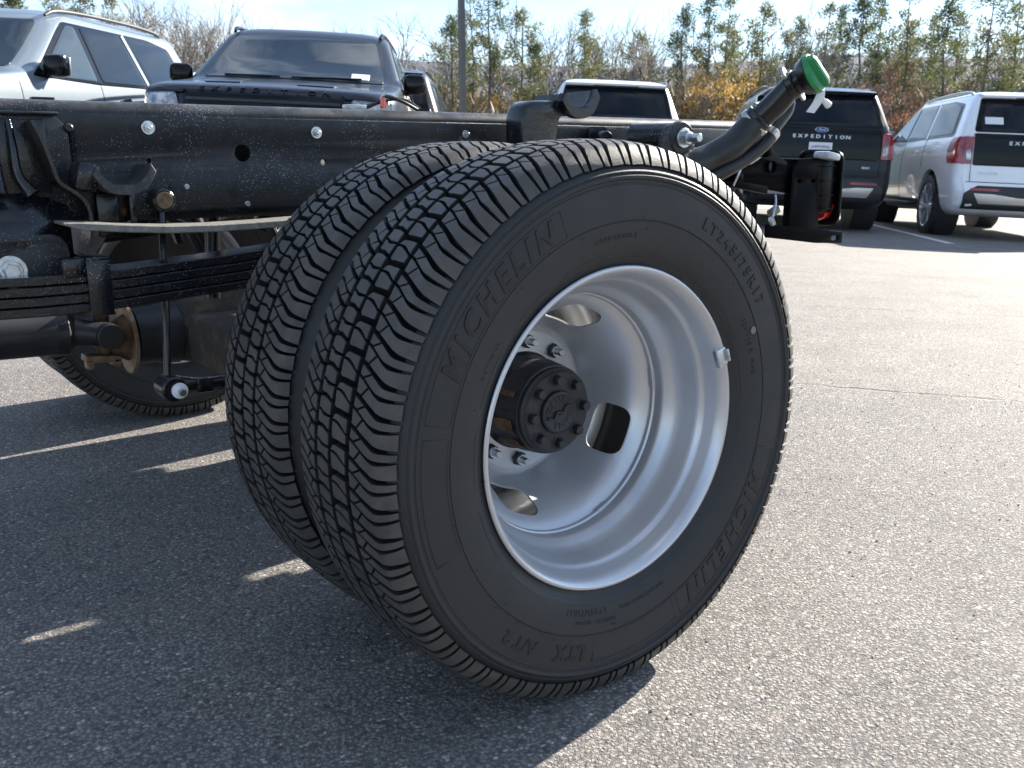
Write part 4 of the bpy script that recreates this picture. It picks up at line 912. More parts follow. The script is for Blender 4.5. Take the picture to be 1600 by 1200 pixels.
def patch2(fn, outline, off=.006, th=.012, seg=.05):
    pts = []
    m = len(outline)
    for i in range(m):
        a = Vector(outline[i]); c = Vector(outline[(i+1) % m]); k = max(1, int((c-a).length/seg))
        for j in range(k): pts.append(a+(c-a)*j/k)
    cen = sum(pts, Vector((0, 0)))/len(pts)
    def P(q, o):
        p = fn(q.x, q.y); e = .004; du = fn(q.x+e, q.y)-fn(q.x-e, q.y); dv = fn(q.x, q.y+e)-fn(q.x, q.y-e); n = du.cross(dv)
        if n.length < 1e-12: n = Vector((0, 0, 1))
        n.normalize()
        if n.dot(p-Vector((2.6, 0, 1.0))) < 0: n = -n
        return p+n*o
    b = MB(); n = len(pts); rings = [[P(q, off-th) for q in pts], [P(q, off) for q in pts]]
    for f in (.97, .8, .6, .4, .2): rings.append([P(cen+(q-cen)*f, off+.0015) for q in pts])
    b.loft(rings, True, False, True); b.add(rings[-1], [tuple(range(n))], True); return b
def mir(fn, s): return lambda u, v: fn(u, v, s)
def bar2(fn, p0, p1, w=.006, off=.002):
    p0 = Vector(p0); p1 = Vector(p1); d = (p1-p0).normalized(); nn = Vector((-d.y, d.x))*w/2
    return patch2(fn, [p0+nn, p0-nn, p1-nn, p1+nn], off, .006, .12)
def wheelmesh():
    t = MB(); t.lathe([(-.12, .30), (-.135, .315), (-.135, .37), (-.115, .402), (-.05, .41), (.05, .41), (.115, .402), (.135, .37), (.135, .315), (.12, .30)], n=48)
    for k in range(60):
        a = 2*PI*k/60; t.box((.404*math.cos(a), -.10, .404*math.sin(a)), (.02, .05, .022), Matrix.Rotation(-a, 3, 'Y')); t.box((.404*math.cos(a), .10, .404*math.sin(a)), (.02, .05, .022), Matrix.Rotation(-a, 3, 'Y'))
    r = MB(); r.lathe([(-.12, .305), (-.130, .298), (-.122, .286), (-.05, .272), (.10, .27), (.12, .30)], n=48); r.lathe([(-.10, 0), (-.108, .03), (-.10, .055), (-.06, .07), (-.06, 0)], n=24)
    for k in range(7):
        for s in (-1, 1):
            a = 2*PI*k/7+s*.13; c, sn = math.cos(a), math.sin(a)
            q0 = Vector((.05*math.cos(2*PI*k/7), -.092, .05*math.sin(2*PI*k/7))); q1 = Vector((.288*c, -.114, .288*sn)); r.tube([q0, q0.lerp(q1, .5)+Vector((0, .006, 0)), q1], [.020, .016, .018], 6)
    d = MB(); d.lathe([(-.0, 0), (-.0, .275)], n=32)
    return t.mesh('t', M['rubber'], 40), r.mesh('r', M['alloy'], 40), d.mesh('d', M['trim'], 40)
ME_CT, ME_CR, ME_CD = wheelmesh()
def suv(paint, rear_glass='glass', lettering=True, plate=True, front=True, sticker=None, badge=None, railm='trim', trimm='clad'):
    t = empty('suv')
    o = mo('body', ME_BODY, t); o.material_slots[0].link = 'OBJECT'; o.material_slots[0].material = M[paint]
    def put(b, n, m, par=t, auto=45): return b.obj(n, M[m], par, auto)
    # glasshouse
    for s in (-1, 1):
        f = mir(P_side, s)
        put(patch2(f, rpoly([(3.76, 1.315), (3.57, 1.42), (3.34, 1.56), (3.10, 1.71), (2.92, 1.812), (1.2, 1.815), (.72, 1.76), (.50, 1.34), (.58, 1.32), (2.7, 1.295)], .05), .003), 'window_surround', 'trim')
        for poly in ([(3.64, 1.325), (3.48, 1.42), (3.26, 1.55), (3.02, 1.70), (2.87, 1.785), (2.74, 1.785), (2.70, 1.32)], [(2.60, 1.32), (2.64, 1.79), (1.86, 1.79), (1.66, 1.33)], [(1.55, 1.335), (1.76, 1.785), (1.0, 1.78), (.78, 1.73), (.60, 1.40), (.62, 1.355)]):
            put(patch2(f, rpoly(poly, .04), .009), 'side_window', 'glass' if poly[0][0] < 3 else 'glassf')
        if paint != 'p_black':
            put(bar2(f, (1.61, 1.30), (1.80, 1.80), .06, .011), 'pillar', paint); 
        for a, c in (((3.98, .50), (3.98, 1.26)), ((2.66, .48), (2.66, 1.295)), ((1.60, .92), (1.60, 1.30)), ((2.62, .48), (3.9, .48))): put(bar2(f, a, c), 'door_gap', 'seam')
        for x in (2.80, 1.75):
            h = MB(); q = P_side(x+.10, 1.13, s); h.box(q+Vector((0, s*.022, 0)), (.20, .022, .032), None, .008); put(h, 'door_handle', paint)
        h = MB(); q = P_side(3.55, 1.33, s); h.box(q+Vector((0, s*.02, .0)), (.07, .10, .05), None, .015); h.box(q+Vector((.02, s*.105, .075)), (.13, .20, .18), Matrix.Rotation(s*-.15, 3, 'Z'), .045); mi = put(h, 'door_mirror', 'trim')
        h = MB(); h.box(q+Vector((-.05, s*.105, .075)), (.012, .17, .15), None, .004); h.obj('mirror_glass', M['sil'], mi)
        put(patch2(f, rpoly([(1.66, .345), (3.70, .345), (3.70, .47), (1.66, .47)], .02), .012, .03), 'rocker_cladding', 'clad')
        h = MB(); h.box((2.68, s*1.02, .40), (1.95, .14, .04), None, .012); put(h, 'side_step', 'clad')
        rl_ = MB(); ys = .70*s; pts = [(.70, ys*.985, 1.870), (.86, ys, 1.915), (1.4, ys, 1.935), (2.3, ys, 1.928), (2.85, ys, 1.900), (3.02, ys*.985, 1.850)]; rl_.tube(pts, [.014, .020, .018, .018, .020, .014], 10, sub=5); put(rl_, 'roof_rail', railm)
        # tail lamp wraps the corner
        tlp = MB(); rings = []
        for z in [.965, .98, 1.05, 1.15, 1.25, 1.31, 1.325]:
            e = .030 if .97 < z < 1.32 else -.01; ring = []
            w0 = .80; wx = .42+.10*math.sin((z-.96)/.36*PI)
            for i in range(5): y = w0+(.90-w0)*i/4; p = P_rear(y, z); ring.append(Vector((p.x-e, s*y, z)))
            for i in range(7):
                x = .15+(wx-.15)*i/6; p = P_side(x, z, s); ring.append(Vector((x-e*(1-i/6)*.7, p.y+s*e*.55, z)))
            rings.append(ring)
        tlp.loft(rings, False, False, True); tl_ = put(tlp, 'tail_lamp', 'carlens')
        put(patch2(lambda y, z: P_rear(y, z)+Vector((-.035, 0, 0)), rpoly([(s*.815, 1.02), (s*.875, 1.02), (s*.885, 1.15), (s*.825, 1.15)], .01), .0, .006), 'reversing_lens', 'lampc', tl_)
        put(patch2(P_rear, rpoly([(s*.42, .63), (s*.78, .63), (s*.78, .665), (s*.42, .665)], .01), .012), 'reflector', 'darklens')
        if front:
            put(patch2(P_front, rpoly([(s*.62, 1.03), (s*.88, 1.02), (s*.90, 1.155), (s*.66, 1.165)], .02), .012), 'headlight', 'lampc')
            put(patch2(P_front, rpoly([(s*.60, 1.165), (s*.90, 1.162), (s*.90, 1.185), (s*.58, 1.19)], .006), .016), 'headlight_brow', paint)
        for x in (1.13, 4.24):
            w = mo('wheel', ME_CR, t, (x, s*.875, .408), (0, rnd.random()*3, 0 if s < 0 else PI)); mo('tyre', ME_CT, w); mo('wheel_back', ME_CD, w)
            li = MB(); li.lathe([(s*.665, 0), (s*.665, .468), (s*.95, .470)], n=32, c=(x, 0, .42)); put(li, 'wheel_liner', 'clad')
    # rear
    put(patch2(P_rear, rpoly([(-.80, 1.375), (.80, 1.375), (.70, 1.82), (-.70, 1.82)], .05), .004), 'rear_window_surround', 'trim')
    put(patch2(P_rear, rpoly([(-.73, 1.40), (.73, 1.40), (.655, 1.765), (-.655, 1.765)], .05), .009), 'rear_window', 'glass')
    put(patch2(P_rear, rpoly([(-.78, .955), (.78, .955), (.79, 1.36), (-.79, 1.36)], [.03, .03, .01, .01]), .005), 'tailgate_panel', 'trim')
    sp2 = MB(); rings = []
    for y in (-.70, -.66, -.4, 0, .4, .66, .70):
        k = .02 if abs(y) > .68 else 0; bx_ = .05*(y/.7)**2; zz = 1.90-.03*(y/.7)**2
        rings.append([(.25+bx_+k, y, 1.815), (.235+bx_+k, y, 1.845), (.45, y, zz), (.8, y, zz+.02), (.8, y, 1.84), (.40, y, 1.80)])
    sp2.loft(rings, True, True); put(sp2, 'roof_spoiler', paint)
    sp2 = MB(); sp2.box((.262, 0, 1.812), (.03, .62, .014), None, .004); put(sp2, 'brake_lamp', 'trim')
    fi = MB(); fi.loft([[(.98, -.012, 1.93), (1.22, -.012, 1.93), (1.22, .012, 1.93), (.98, .012, 1.93)], [(.96, -.004, 2.02), (1.02, -.004, 2.02), (1.02, .004, 2.02), (.96, .004, 2.02)]], True, True); put(fi, 'aerial_fin', 'trim')
    put(patch2(P_rear, rpoly([(-.86, .40), (.86, .40), (.86, .60), (.70, .70), (-.70, .70), (-.86, .60)], .02), .006), 'lower_bumper', trimm)
    put(patch2(P_rear, rpoly([(-.66, .47), (.66, .47), (.74, .60), (.50, .60), (.42, .56), (-.42, .56), (-.50, .60), (-.74, .60)], .01), .014), 'skid_plate', 'sil')
    put(bar2(P_rear, (-.84, .745), (.84, .745), .008), 'bumper_gap', 'seam'); 
    for s in (-1, 1): put(bar2(P_rear, (s*.795, .75), (s*.80, 1.36), .006), 'tailgate_gap', 'seam')
    if lettering:
        x0 = -.351
        for i, ch in enumerate('EXPEDITION'):
            vs, fs = textmesh(ch, .062, .002, off=.0014); b = MB(); yy = -(x0+i*.078)
            b.add([P_rear(yy-v.x*1.35, 1.245+v.y)+Vector((-.012-max(v.z, 0), 0, 0)) for v in vs], fs, False); put(b, 'tailgate_letter', 'sil')
        ov = MB(); n = 28
        for r_, x_, m_ in ((1.0, -.012, 'sil'), (.9, -.016, 'oval')):
            ov = MB(); ov.loft([[P_rear(.088*r_*math.cos(2*PI*k/n), 1.335+.034*r_*math.sin(2*PI*k/n))+Vector((dx, 0, 0)) for k in range(n)] for dx in (x_+.006, x_)], True, True); oo = put(ov, 'oval_emblem' if m_ == 'sil' else 'emblem_field', m_)
        vs, fs = textmesh('Ford', .045, .001, shear=.3, off=.0004); b = MB(); b.add([P_rear(-v.x, 1.335+v.y)+Vector((-.0175-max(v.z, 0), 0, 0)) for v in vs], fs, False); put(b, 'emblem_script', 'sil')
    if plate:
        pl_ = MB(); q = P_rear(0, 1.095); pl_.box(q+Vector((-.022, 0, 0)), (.008, .305, .152), None, .003); pp_ = put(pl_, 'licence_plate', 'paper')
        for tx, z_, sz in (('LONG-LEWIS', 1.105, .040), ('FORD', 1.068, .024)):
            vs, fs = textmesh(tx, sz, .001, off=.0006); b = MB(); b.add([Vector((q.x-.0275-max(v.z, 0), -v.x, z_+v.y+(.012*(1-(v.x/.13)**2) if sz > .03 else 0))) for v in vs], fs, False); b.obj('plate_lettering', M['print'], pp_)
    if badge:
        vs, fs = textmesh(badge[0], badge[3], .002, off=.0006); b = MB(); b.add([P_rear(badge[1]-v.x*1.2, badge[2]+v.y)+Vector((-.010-max(v.z, 0), 0, 0)) for v in vs], fs, False); put(b, 'badge', 'sil')
    if sticker: put(patch2(P_rear, rpoly([(sticker[0]-.11, sticker[1]-.045), (sticker[0]+.11, sticker[1]-.045), (sticker[0]+.11, sticker[1]+.045), (sticker[0]-.11, sticker[1]+.045)], .005), .013), 'window_sticker', 'paper')
    # front
    put(patch2(P_front, rpoly([(-.80, 1.378), (.80, 1.378), (.655, 1.80), (-.655, 1.80)], .04), .006), 'windscreen', 'glassf')
    if front:
        put(patch2(P_front, rpoly([(-.60, .72), (.60, .72), (.60, 1.165), (-.60, 1.165)], .03), .006), 'grille', 'trim')
        for z in (.80, .88, .96, 1.04, 1.12): put(bar2(P_front, (-.57, z), (.57, z), .022, .018), 'grille_bar', 'clad')
        put(patch2(P_front, rpoly([(-.80, .42), (.80, .42), (.75, .62), (-.75, .62)], .03), .006), 'air_intake', 'clad')
        for i, ch in enumerate('EXPEDITION'):
            vs, fs = textmesh(ch, .062, .003, off=.0016); b = MB(); yy = -.47+i*.104
            b.add([P_front(yy+v.x*1.3, 1.203+v.y*.85)+Vector((.006+max(v.z, 0)*2, 0, 0)) for v in vs], fs, False); put(b, 'bonnet_letter', 'trim')
        wp = MB(); wp.tube([P_front(-.60, 1.40)+Vector((.03, 0, .0)), P_front(-.1, 1.385)+Vector((.03, 0, .01))], .009, 6); wp.tube([P_front(.0, 1.385)+Vector((.03, 0, .01)), P_front(.60, 1.40)+Vector((.03, 0, .01))], .009, 6); w_ = put(wp, 'wipers', 'trim'); w_['kind'] = 'stuff'
        for s in (-1, 1):
            put(patch2(lambda y, z: P_front(y, z), rpoly([(s*.20, 1.262), (s*.50, 1.258), (s*.60, 1.33), (s*.28, 1.335)], .03), .010, .02), 'bonnet_bulge', paint)
        put(patch2(P_front, rpoly([(.50, 1.395), (.66, 1.395), (.66, 1.45), (.50, 1.45)], .005), .012), 'screen_sticker', 'paper')
    return t
def place(o, L, D, psi, label, ref='rear', group='SUVs parked in the lot'):
    th = PI/2-(YAW+psi); x, y = XY(L, D)
    f = Vector((math.cos(th), math.sin(th), 0)); l = Vector((-f.y, f.x, 0))
    if ref == 'front': x -= f.x*5.33; y -= f.y*5.33
    def g(a, c): px, py = x+f.x*a+l.x*c, y+f.y*a+l.y*c; return Vector((px, py, gz(px, py)))
    rr, fr, ll, rt_ = g(1.13, 0), g(4.24, 0), g(2.7, 1.0), g(2.7, -1.0)
    fx = (fr-rr).normalized(); ly = (ll-rt_); ly = (ly-fx*ly.dot(fx)).normalized(); uz = fx.cross(ly)
    org = (rr+fr)/2-fx*2.685
    o.matrix_world = Matrix(((fx.x, ly.x, uz.x, org.x), (fx.y, ly.y, uz.y, org.y), (fx.z, ly.z, uz.z, org.z), (0, 0, 0, 1)))
    return tag(o, label, 'SUV', group)
place(suv('p_white', badge=('PLATINUM', .58, .86, .04), sticker=(.56, 1.52), railm='sil'), 6.70, 12.4, .13, 'white SUV at the right edge with black tailgate panel and silver wheels')
SB = suv('p_black', badge=('MAX', -.62, .86, .04), railm='trim'); place(SB, 4.08, 13.0, .13, 'black SUV showing its tailgate behind the green fuel cap')
SW = suv('p_white', lettering=True, plate=True, badge=None); place(SW, 1.36, 13.4, .02, 'white SUV with dark rear window seen beyond the middle of the frame rail')
B2 = dup(SB); place(B2, -1.98, 13.1, -.02, 'black SUV with red tail lamp, mostly hidden beside the light pole')
W2 = dup(SW); place(W2, -5.6, 15.5, 0, 'white SUV of which only the roof shows between two nearer SUVs')
place(suv('p_dark'), -1.92, 7.35, PI-.055, 'dark blue black SUV facing the camera behind the frame rail', 'front')
place(suv('p_grey', railm='clad'), -4.97, 6.5, PI+.068, 'pale blue grey SUV at the left edge with large side windows', 'front')

# parking lines
for L0 in (-.35, 2.75, 5.45, 8.15):
    x0, y0 = XY(L0-.10, 11.6); x1, y1 = XY(L0+.60, 17.6); stripe((x0, y0), (x1, y1), .11)
for L0 in (-6.6, -3.5, -.35): 
    x0, y0 = XY(L0, 6.0); x1, y1 = XY(L0, 11.4); stripe((x0, y0), (x1, y1), .11)

# ================================================================== light pole
def at(L, D): x, y = XY(L, D); return Vector((x, y, gz(x, y)))
q = at(-1.17, 23.5)
pole = tag(empty('light_pole', q), 'tall plain grey light pole standing beyond the parked SUVs', 'light pole')
b = MB(); b.loft([[(s*math.cos(R(45+90*k)), s*math.sin(R(45+90*k)), z) for k in range(4)] for z, s in ((.6, .092), (10.5, .075))], True, True, False); M['pole'] = mat('pole_paint', (0.075, 0.075, 0.082), .5, metal=.3, col2=(.065, .065, .07)); b.obj('pole', M['pole'], pole)
b = MB(); b.cyl((0, 0, -.1), (0, 0, .6), .28, n=24, ch=.02); b.obj('concrete_base', mat('concrete', (.35, .34, .32), .9, bump=.5), pole)
b = MB(); b.box((0, 0, .612), (.26, .26, .024), None, .004); b.obj('base_plate', M['pole'], pole)
b = MB(); b.box((.5, 0, 10.45), (.75, .36, .10), None, .02); b.obj('lamp_head', M['pole'], pole)

# ================================================================== screen fence on the right
fr_ = tag(empty('screen_fence', at(16, 27)), 'low green screened fence beyond the lot behind the white SUV', 'fence')
M['screen'] = mat('green_screen', (.16, .22, .19), .8, col2=(.12, .17, .15), scale=2); M['post'] = mat('fence_post', (.3, .31, .32), .5, metal=.5)
base0 = at(16, 27)
for i in range(-6, 7):
    p = at(16+i*2.4, 27)-base0; b = MB(); b.cyl(p+Vector((0, 0, -.3)), p+Vector((0, 0, 1.9)), .03, n=8); b.obj('post', M['post'], fr_)
    if i < 6:
        p2 = at(16+(i+1)*2.4, 27)-base0; b = MB(); n_ = Vector((-(p2-p).y, (p2-p).x, 0)).normalized()*.006
        b.loft([[p+n_+Vector((0, 0, .05)), p-n_+Vector((0, 0, .05)), p-n_+Vector((0, 0, 1.8)), p+n_+Vector((0, 0, 1.8))], [p2+n_+Vector((0, 0, .05)), p2-n_+Vector((0, 0, .05)), p2-n_+Vector((0, 0, 1.8)), p2+n_+Vector((0, 0, 1.8))]], True, True, False); b.obj('screen', M['screen'], fr_)

# ================================================================== trees
def leafmat(name, c, c2, tr=0.25, sc=0.8):
    m = mat(name, c, 0.6, col2=c2, scale=sc, lo=.35, hi=.65, spec=.3); t = m.node_tree; b = t.nodes['Principled BSDF']; o = [n for n in t.nodes if n.type == 'OUTPUT_MATERIAL'][0]
    tl = t.nodes.new('ShaderNodeBsdfTranslucent'); mx_ = t.nodes.new('ShaderNodeMixShader'); mx_.inputs[0].default_value = tr
    src = b.inputs['Base Color'].links[0].from_socket; t.links.new(src, tl.inputs['Color']); t.links.new(b.outputs[0], mx_.inputs[1]); t.links.new(tl.outputs[0], mx_.inputs[2]); t.links.new(mx_.outputs[0], o.inputs[0]); return m
M['pine'] = leafmat('pine_needles', (.075, .105, .03), (.125, .14, .05), .35); M['pine2'] = leafmat('pine_needles_light', (.12, .14, .04), (.18, .175, .07), .35)
M['bark'] = mat('pine_bark', (.10, .075, .06), .9, col2=(.16, .13, .11), scale=6); M['bark2'] = mat('grey_bark', (.20, .18, .165), .9, col2=(.30, .275, .25), scale=4)
M['orange'] = leafmat('yellow_orange_leaves', (.42, .25, .05), (.28, .20, .06), .4, 1.2); M['rustleaf'] = leafmat('rust_leaves', (.30, .14, .07), (.20, .11, .06), .4, 1.2)
M['twig'] = leafmat('brown_brush', (.16, .115, .078), (.10, .078, .058), .2, .5); M['olive'] = leafmat('olive_undergrowth', (.075, .095, .03), (.12, .12, .045), .35, .5)
M['farwood'] = leafmat('far_bare_woods', (.13, .11, .09), (.10, .095, .08), .2, .05)
def blade(b, c, d, l, w, rn):
    d = d.normalized(); s = d.cross(Vector((rn.uniform(-1, 1), rn.uniform(-1, 1), rn.uniform(-1, 1))))
    if s.length < 1e-4: return
    s = s.normalized()*w; k = len(b.v); b.v += [tuple(c-s), tuple(c+s), tuple(c+d*l)]; b.f.append((k, k+1, k+2)); b.sm.append(False)
def rv3(rn):
    while True:
        v = Vector((rn.uniform(-1, 1), rn.uniform(-1, 1), rn.uniform(-1, 1)))
        if .05 < v.length < 1: return v
def pine(seed, H, cb, wid, dens, light):
    rn = random.Random(seed); tr = MB(); br = MB(); lf = MB()
    lean = [Vector((0, 0, 0))]; n = 9
    for i in range(1, n+1): lean.append(Vector((lean[-1].x+rn.uniform(-.10, .10), lean[-1].y+rn.uniform(-.10, .10), H*.985*i/n)))
    tr.tube(lean, [max(.012, .095*(1-i/n)**.8*H/11+.010) for i in range(n+1)], 7, sub=2)
    def trunk(z): i = min(n-1, int(z/(H*.985)*n)); t = z/(H*.985)*n-i; return lean[i].lerp(lean[min(n, i+1)], t)
    z = H*cb*rn.uniform(.8, 1)
    while z < H*.985:
        u = (z-H*cb)/(H*(1-cb)); env = wid*(math.sin(PI*min(1, max(0.04, u*.82+.17)))**.8)*rn.uniform(.45, 1.1)
        if rn.random() < .72:
            a = rn.uniform(0, 2*PI); up = rn.uniform(.05, .7)*(.4+u); d = Vector((math.cos(a), math.sin(a), up)).normalized(); p0 = trunk(z); p1 = p0+d*env
            br.tube([p0, p0.lerp(p1, .5)+Vector((0, 0, -.04*env)), p1], [.022, .015, .007], 4)
            for j in range(max(3, int(env*4.0))):
                t = rn.uniform(.35, 1.08); c = p0.lerp(p1, t)+rv3(rn)*.25*max(.6, env*.5); cr_ = rn.uniform(.18, .38)
                for q_ in range(int(dens*cr_*105)):
                    v = rv3(rn); blade(lf, c+v*cr_, v+Vector((0, 0, .35)), rn.uniform(.13, .24), rn.uniform(.022, .044), rn)
        z += rn.uniform(.06, .24)*H/11
    for q_ in range(int(160*dens)): v = rv3(rn); blade(lf, trunk(H*.975)+Vector((v.x*.22, v.y*.22, v.z*.45)), v+Vector((0, 0, 1)), .15, .018, rn)
    for i in range(int(7*cb*2)):    # dead stubs
        z = H*rn.uniform(.15, cb); a = rn.uniform(0, 2*PI); p0 = trunk(z); br.tube([p0, p0+Vector((math.cos(a), math.sin(a), rn.uniform(-.1, .4)))*rn.uniform(.3, .9)], [.014, .004], 4)
    return tr.mesh('trunk', M['bark'], None), br.mesh('branches', M['bark'], None), lf.mesh('crown', M['pine2' if light else 'pine'], None)
def bare(seed, H, leaf=None, spread=.5, depth=6, lmat=None):
    rn = random.Random(seed); tr = MB(); br = MB(); lf = MB()
    def grow(p, d, l, r, k):
        m = 3; pts = [p]; dd = d.copy()
        for i in range(m): dd = (dd+rv3(rn)*.16+Vector((0, 0, .05))).normalized(); pts.append(pts[-1]+dd*l/m)
        (tr if k == 0 else br).tube(pts, [max(.012, r), max(.011, r*.9), max(.010, r*.8), max(.009, r*.68)], 6 if k < 2 else 3)
        if leaf and k >= 3:
            for i in range(int(leaf*(1 if k > 3 else .5))): v = rv3(rn); blade(lf, pts[rn.randint(1, 3)]+v*.35, rv3(rn), rn.uniform(.07, .14), rn.uniform(.03, .05), rn)
        if k >= depth: return
        nb = rn.choice([2, 3, 3]) if k < 4 else rn.choice([2, 2, 2])
        for i in range(nb):
            nd_ = (dd+rv3(rn)*spread*1.3).normalized(); nd_.z = max(nd_.z, -.05)
            grow(pts[-1] if i == 0 else pts[rn.choice([2, 3])], nd_.normalized(), l*rn.uniform(.66, .9), r*.66, k+1)
        if k < 4:
            for i in range(2): grow(pts[rn.choice([1, 2])], (dd*.6+rv3(rn)).normalized(), l*.55, r*.34, max(k+2, depth-3))
    grow(Vector((0, 0, 0)), Vector((rn.uniform(-.1, .1), rn.uniform(-.1, .1), 1)), H*.26, H*.0125, 0)
    r_ = [tr.mesh('trunk', M['bark2'], None), br.mesh('crown', M['bark2'], None)]
    if leaf: r_.append(lf.mesh('leaves', M[lmat], None))
    return r_
PINES = [pine(11, 11.5, .48, 1.25, 1.0, 0), pine(12, 12.5, .56, 1.1, .9, 1), pine(13, 10.5, .36, 1.5, .85, 1), pine(14, 13, .60, 1.3, 1, 0), pine(15, 11, .42, 1.15, .8, 1), pine(16, 8.5, .12, 1.45, .9, 0)]
BARES = [bare(21, 11), bare(22, 12, spread=.6), bare(23, 10, spread=.45), bare(24, 12.5, spread=.5)]
AUTS = [bare(31, 6.0, 14, .6, 5, 'orange'), bare(32, 6.5, 9, .6, 5, 'rustleaf'), bare(33, 5.5, 12, .6, 5, 'orange')]
LAND = [(-99, 285, 'the pale blue grey SUV'), (285, 640, 'the dark SUV facing us'), (640, 731, 'the far black SUV, left of the pole'), (731, 868, 'the rail between pole and white SUV'),
        (868, 1062, 'the middle white SUV'), (1062, 1230, 'the roof edge left of the green cap'), (1230, 1375, 'the black SUV, right of the green cap'), (1375, 1470, 'the gap beside the black SUV'), (1470, 1700, 'the right edge white SUV')]
ORD = ['leftmost', 'second', 'third', 'fourth', 'fifth', 'sixth', 'seventh', 'eighth', 'ninth', 'tenth', 'eleventh', 'twelfth', 'thirteenth', 'fourteenth', 'fifteenth', 'sixteenth', 'seventeenth', 'eighteenth', 'nineteenth', 'twentieth']+['further']*40
def treelabels(items, noun, fmt='{o} {n} above {l}'):
    res = {}; by = {}
    for i, px in enumerate(items):
        l = [k for k, (a, c, t) in enumerate(LAND) if a <= px < c][0]; by.setdefault(l, []).append((px, i))
    for l, v in by.items():
        v.sort()
        for k, (px, i) in enumerate(v):
            o = 'only' if len(v) == 1 else (ORD[k] if k == 0 else ORD[k]+' from left')
            res[i] = '%s %s above %s' % (noun, '('+o+')' if o != 'only' else '', LAND[l][2]) if 0 else '%s, %s above %s' % (noun, o, LAND[l][2]) if o != 'only' else '%s above %s' % (noun, LAND[l][2])
    return res
def tree(kind, proto, px, topy, D, label, cat, group, hgt, names):
    L = (px-800)/1477.9*D*.985; p = at(L, D); ztop = CAMP.z+(243.5-topy)/1477.9*D*1.0; s = (ztop-p.z)/hgt
    t = empty(kind, p, rnd.uniform(0, 6.28)); w = rnd.uniform(.95, 1.3)*min(1.15, max(.85, s)); t.scale = (w, w, s)
    for me, nm in zip(proto, names): mo(nm, me, t)
    return tag(t, label, cat, group)
PH = [11.5, 12.5, 10.5, 13, 11, 8.5]
gp = 'pines beyond the lot'; gb = 'bare trees beyond the lot'
pl = 'thin pine tree standing in the row beyond the parked SUVs'
plist = [(708, 46, 0, 50), (744, 10, 1, 54), (764, 0, 3, 56), (812, 36, 2, 58), (838, 82, 5, 60), (899, 38, 4, 54), (989, 66, 2, 64), (1058, 30, 0, 56), (1091, 14, 3, 58), (1120, 17, 1, 60), (1172, 28, 2, 56), (1204, 66, 4, 60), (1232, 47, 0, 62), (1268, 28, 1, 60), (1288, 32, 3, 63), (1328, 12, 0, 58), (1357, 9, 3, 60), (1346, 90, 5, 62), (1397, 5, 1, 56), (1393, 55, 2, 60), (1455, 20, 0, 55), (1478, 40, 4, 60), (1517, -2, 2, 50), (1559, -4, 1, 52), (1590, 30, 3, 58),
         (122, -8, 2, 52), (160, -4, 0, 55), (205, 14, 4, 56), (30, -14, 1, 50), (60, 12, 5, 54), (1140, 60, 4, 66), (1420, 45, 4, 66), (930, 90, 5, 66), (775, 95, 5, 66), (1010, 100, 5, 70)]
LB = treelabels([p_[0] for p_ in plist], 'pine tree')
for i, (px, ty, k, D) in enumerate(plist):
    tree('pine_tree', PINES[k], px, ty, D, LB[i], 'pine tree', gp, PH[k], ('trunk', 'branches', 'crown'))
blist = [(672, 14, 1, 60, 12), (700, 18, 0, 66, 11), (655, 60, 2, 66, 10), (790, 0, 3, 66, 12.5), (832, 14, 1, 70, 12), (868, 14, 0, 64, 11), (935, 12, 3, 66, 12.5), (960, 20, 2, 64, 10), (985, 40, 0, 68, 11), (1040, 20, 2, 70, 10), (1150, 8, 1, 68, 12), (1192, 2, 3, 60, 12.5), (1215, 30, 2, 68, 10), (1310, 40, 0, 70, 11), (1430, 30, 1, 70, 12), (1540, 20, 2, 66, 10), (1580, 8, 3, 62, 12.5), (1375, 50, 2, 72, 10), (1500, 40, 0, 70, 11),
         (262, -8, 1, 48, 12), (282, -4, 2, 46, 10), (318, 4, 1, 52, 12), (362, 10, 3, 50, 12.5), (398, 22, 0, 54, 11), (300, 0, 3, 50, 12.5), (340, 6, 0, 52, 11), (380, 14, 1, 55, 12), (232, 10, 2, 54, 10), (320, 30, 2, 48, 10), (408, 30, 2, 60, 10), (90, 6, 2, 58, 10), (620, 40, 0, 70, 11)]
LB = treelabels([p_[0] for p_ in blist], 'leafless tree')
for i, (px, ty, k, D, hh) in enumerate(blist):
    tree('bare_tree', BARES[k], px, ty, D, LB[i], 'bare tree', gb, hh, ('trunk', 'crown'))
alist = [(1098, 70, 0, 60), (1122, 78, 2, 62), (1240, 95, 2, 60), (1048, 120, 0, 58), (770, 120, 2, 62), (960, 130, 2, 62), (1205, 90, 1, 64), (1085, 92, 0, 52), (1110, 84, 2, 54), (1132, 96, 0, 55), (1160, 100, 2, 53), (1070, 112, 2, 50), (1185, 110, 0, 57), (1385, 125, 1, 50), (1400, 108, 1, 52), (1360, 120, 1, 55), (820, 140, 2, 55), (850, 150, 0, 54), (930, 120, 1, 60), (1415, 70, 1, 60), (285, 70, 1, 56), (350, 62, 1, 58), (1300, 115, 1, 58), (1545, 110, 1, 54), (1470, 110, 1, 56)]
LO = treelabels([p_[0] if p_[2] != 1 else -50 for p_ in alist], 'yellow orange tree'); LR = treelabels([p_[0] if p_[2] == 1 else -50 for p_ in alist], 'rust brown tree')
for i, (px, ty, k, D) in enumerate(alist):
    tree('autumn_tree', AUTS[k], px, ty, D, (LR if k == 1 else LO)[i], 'autumn tree', 'rust brown autumn trees' if k == 1 else 'yellow orange autumn trees', [6, 6.5, 5.5][k], ('trunk', 'crown', 'leaves'))
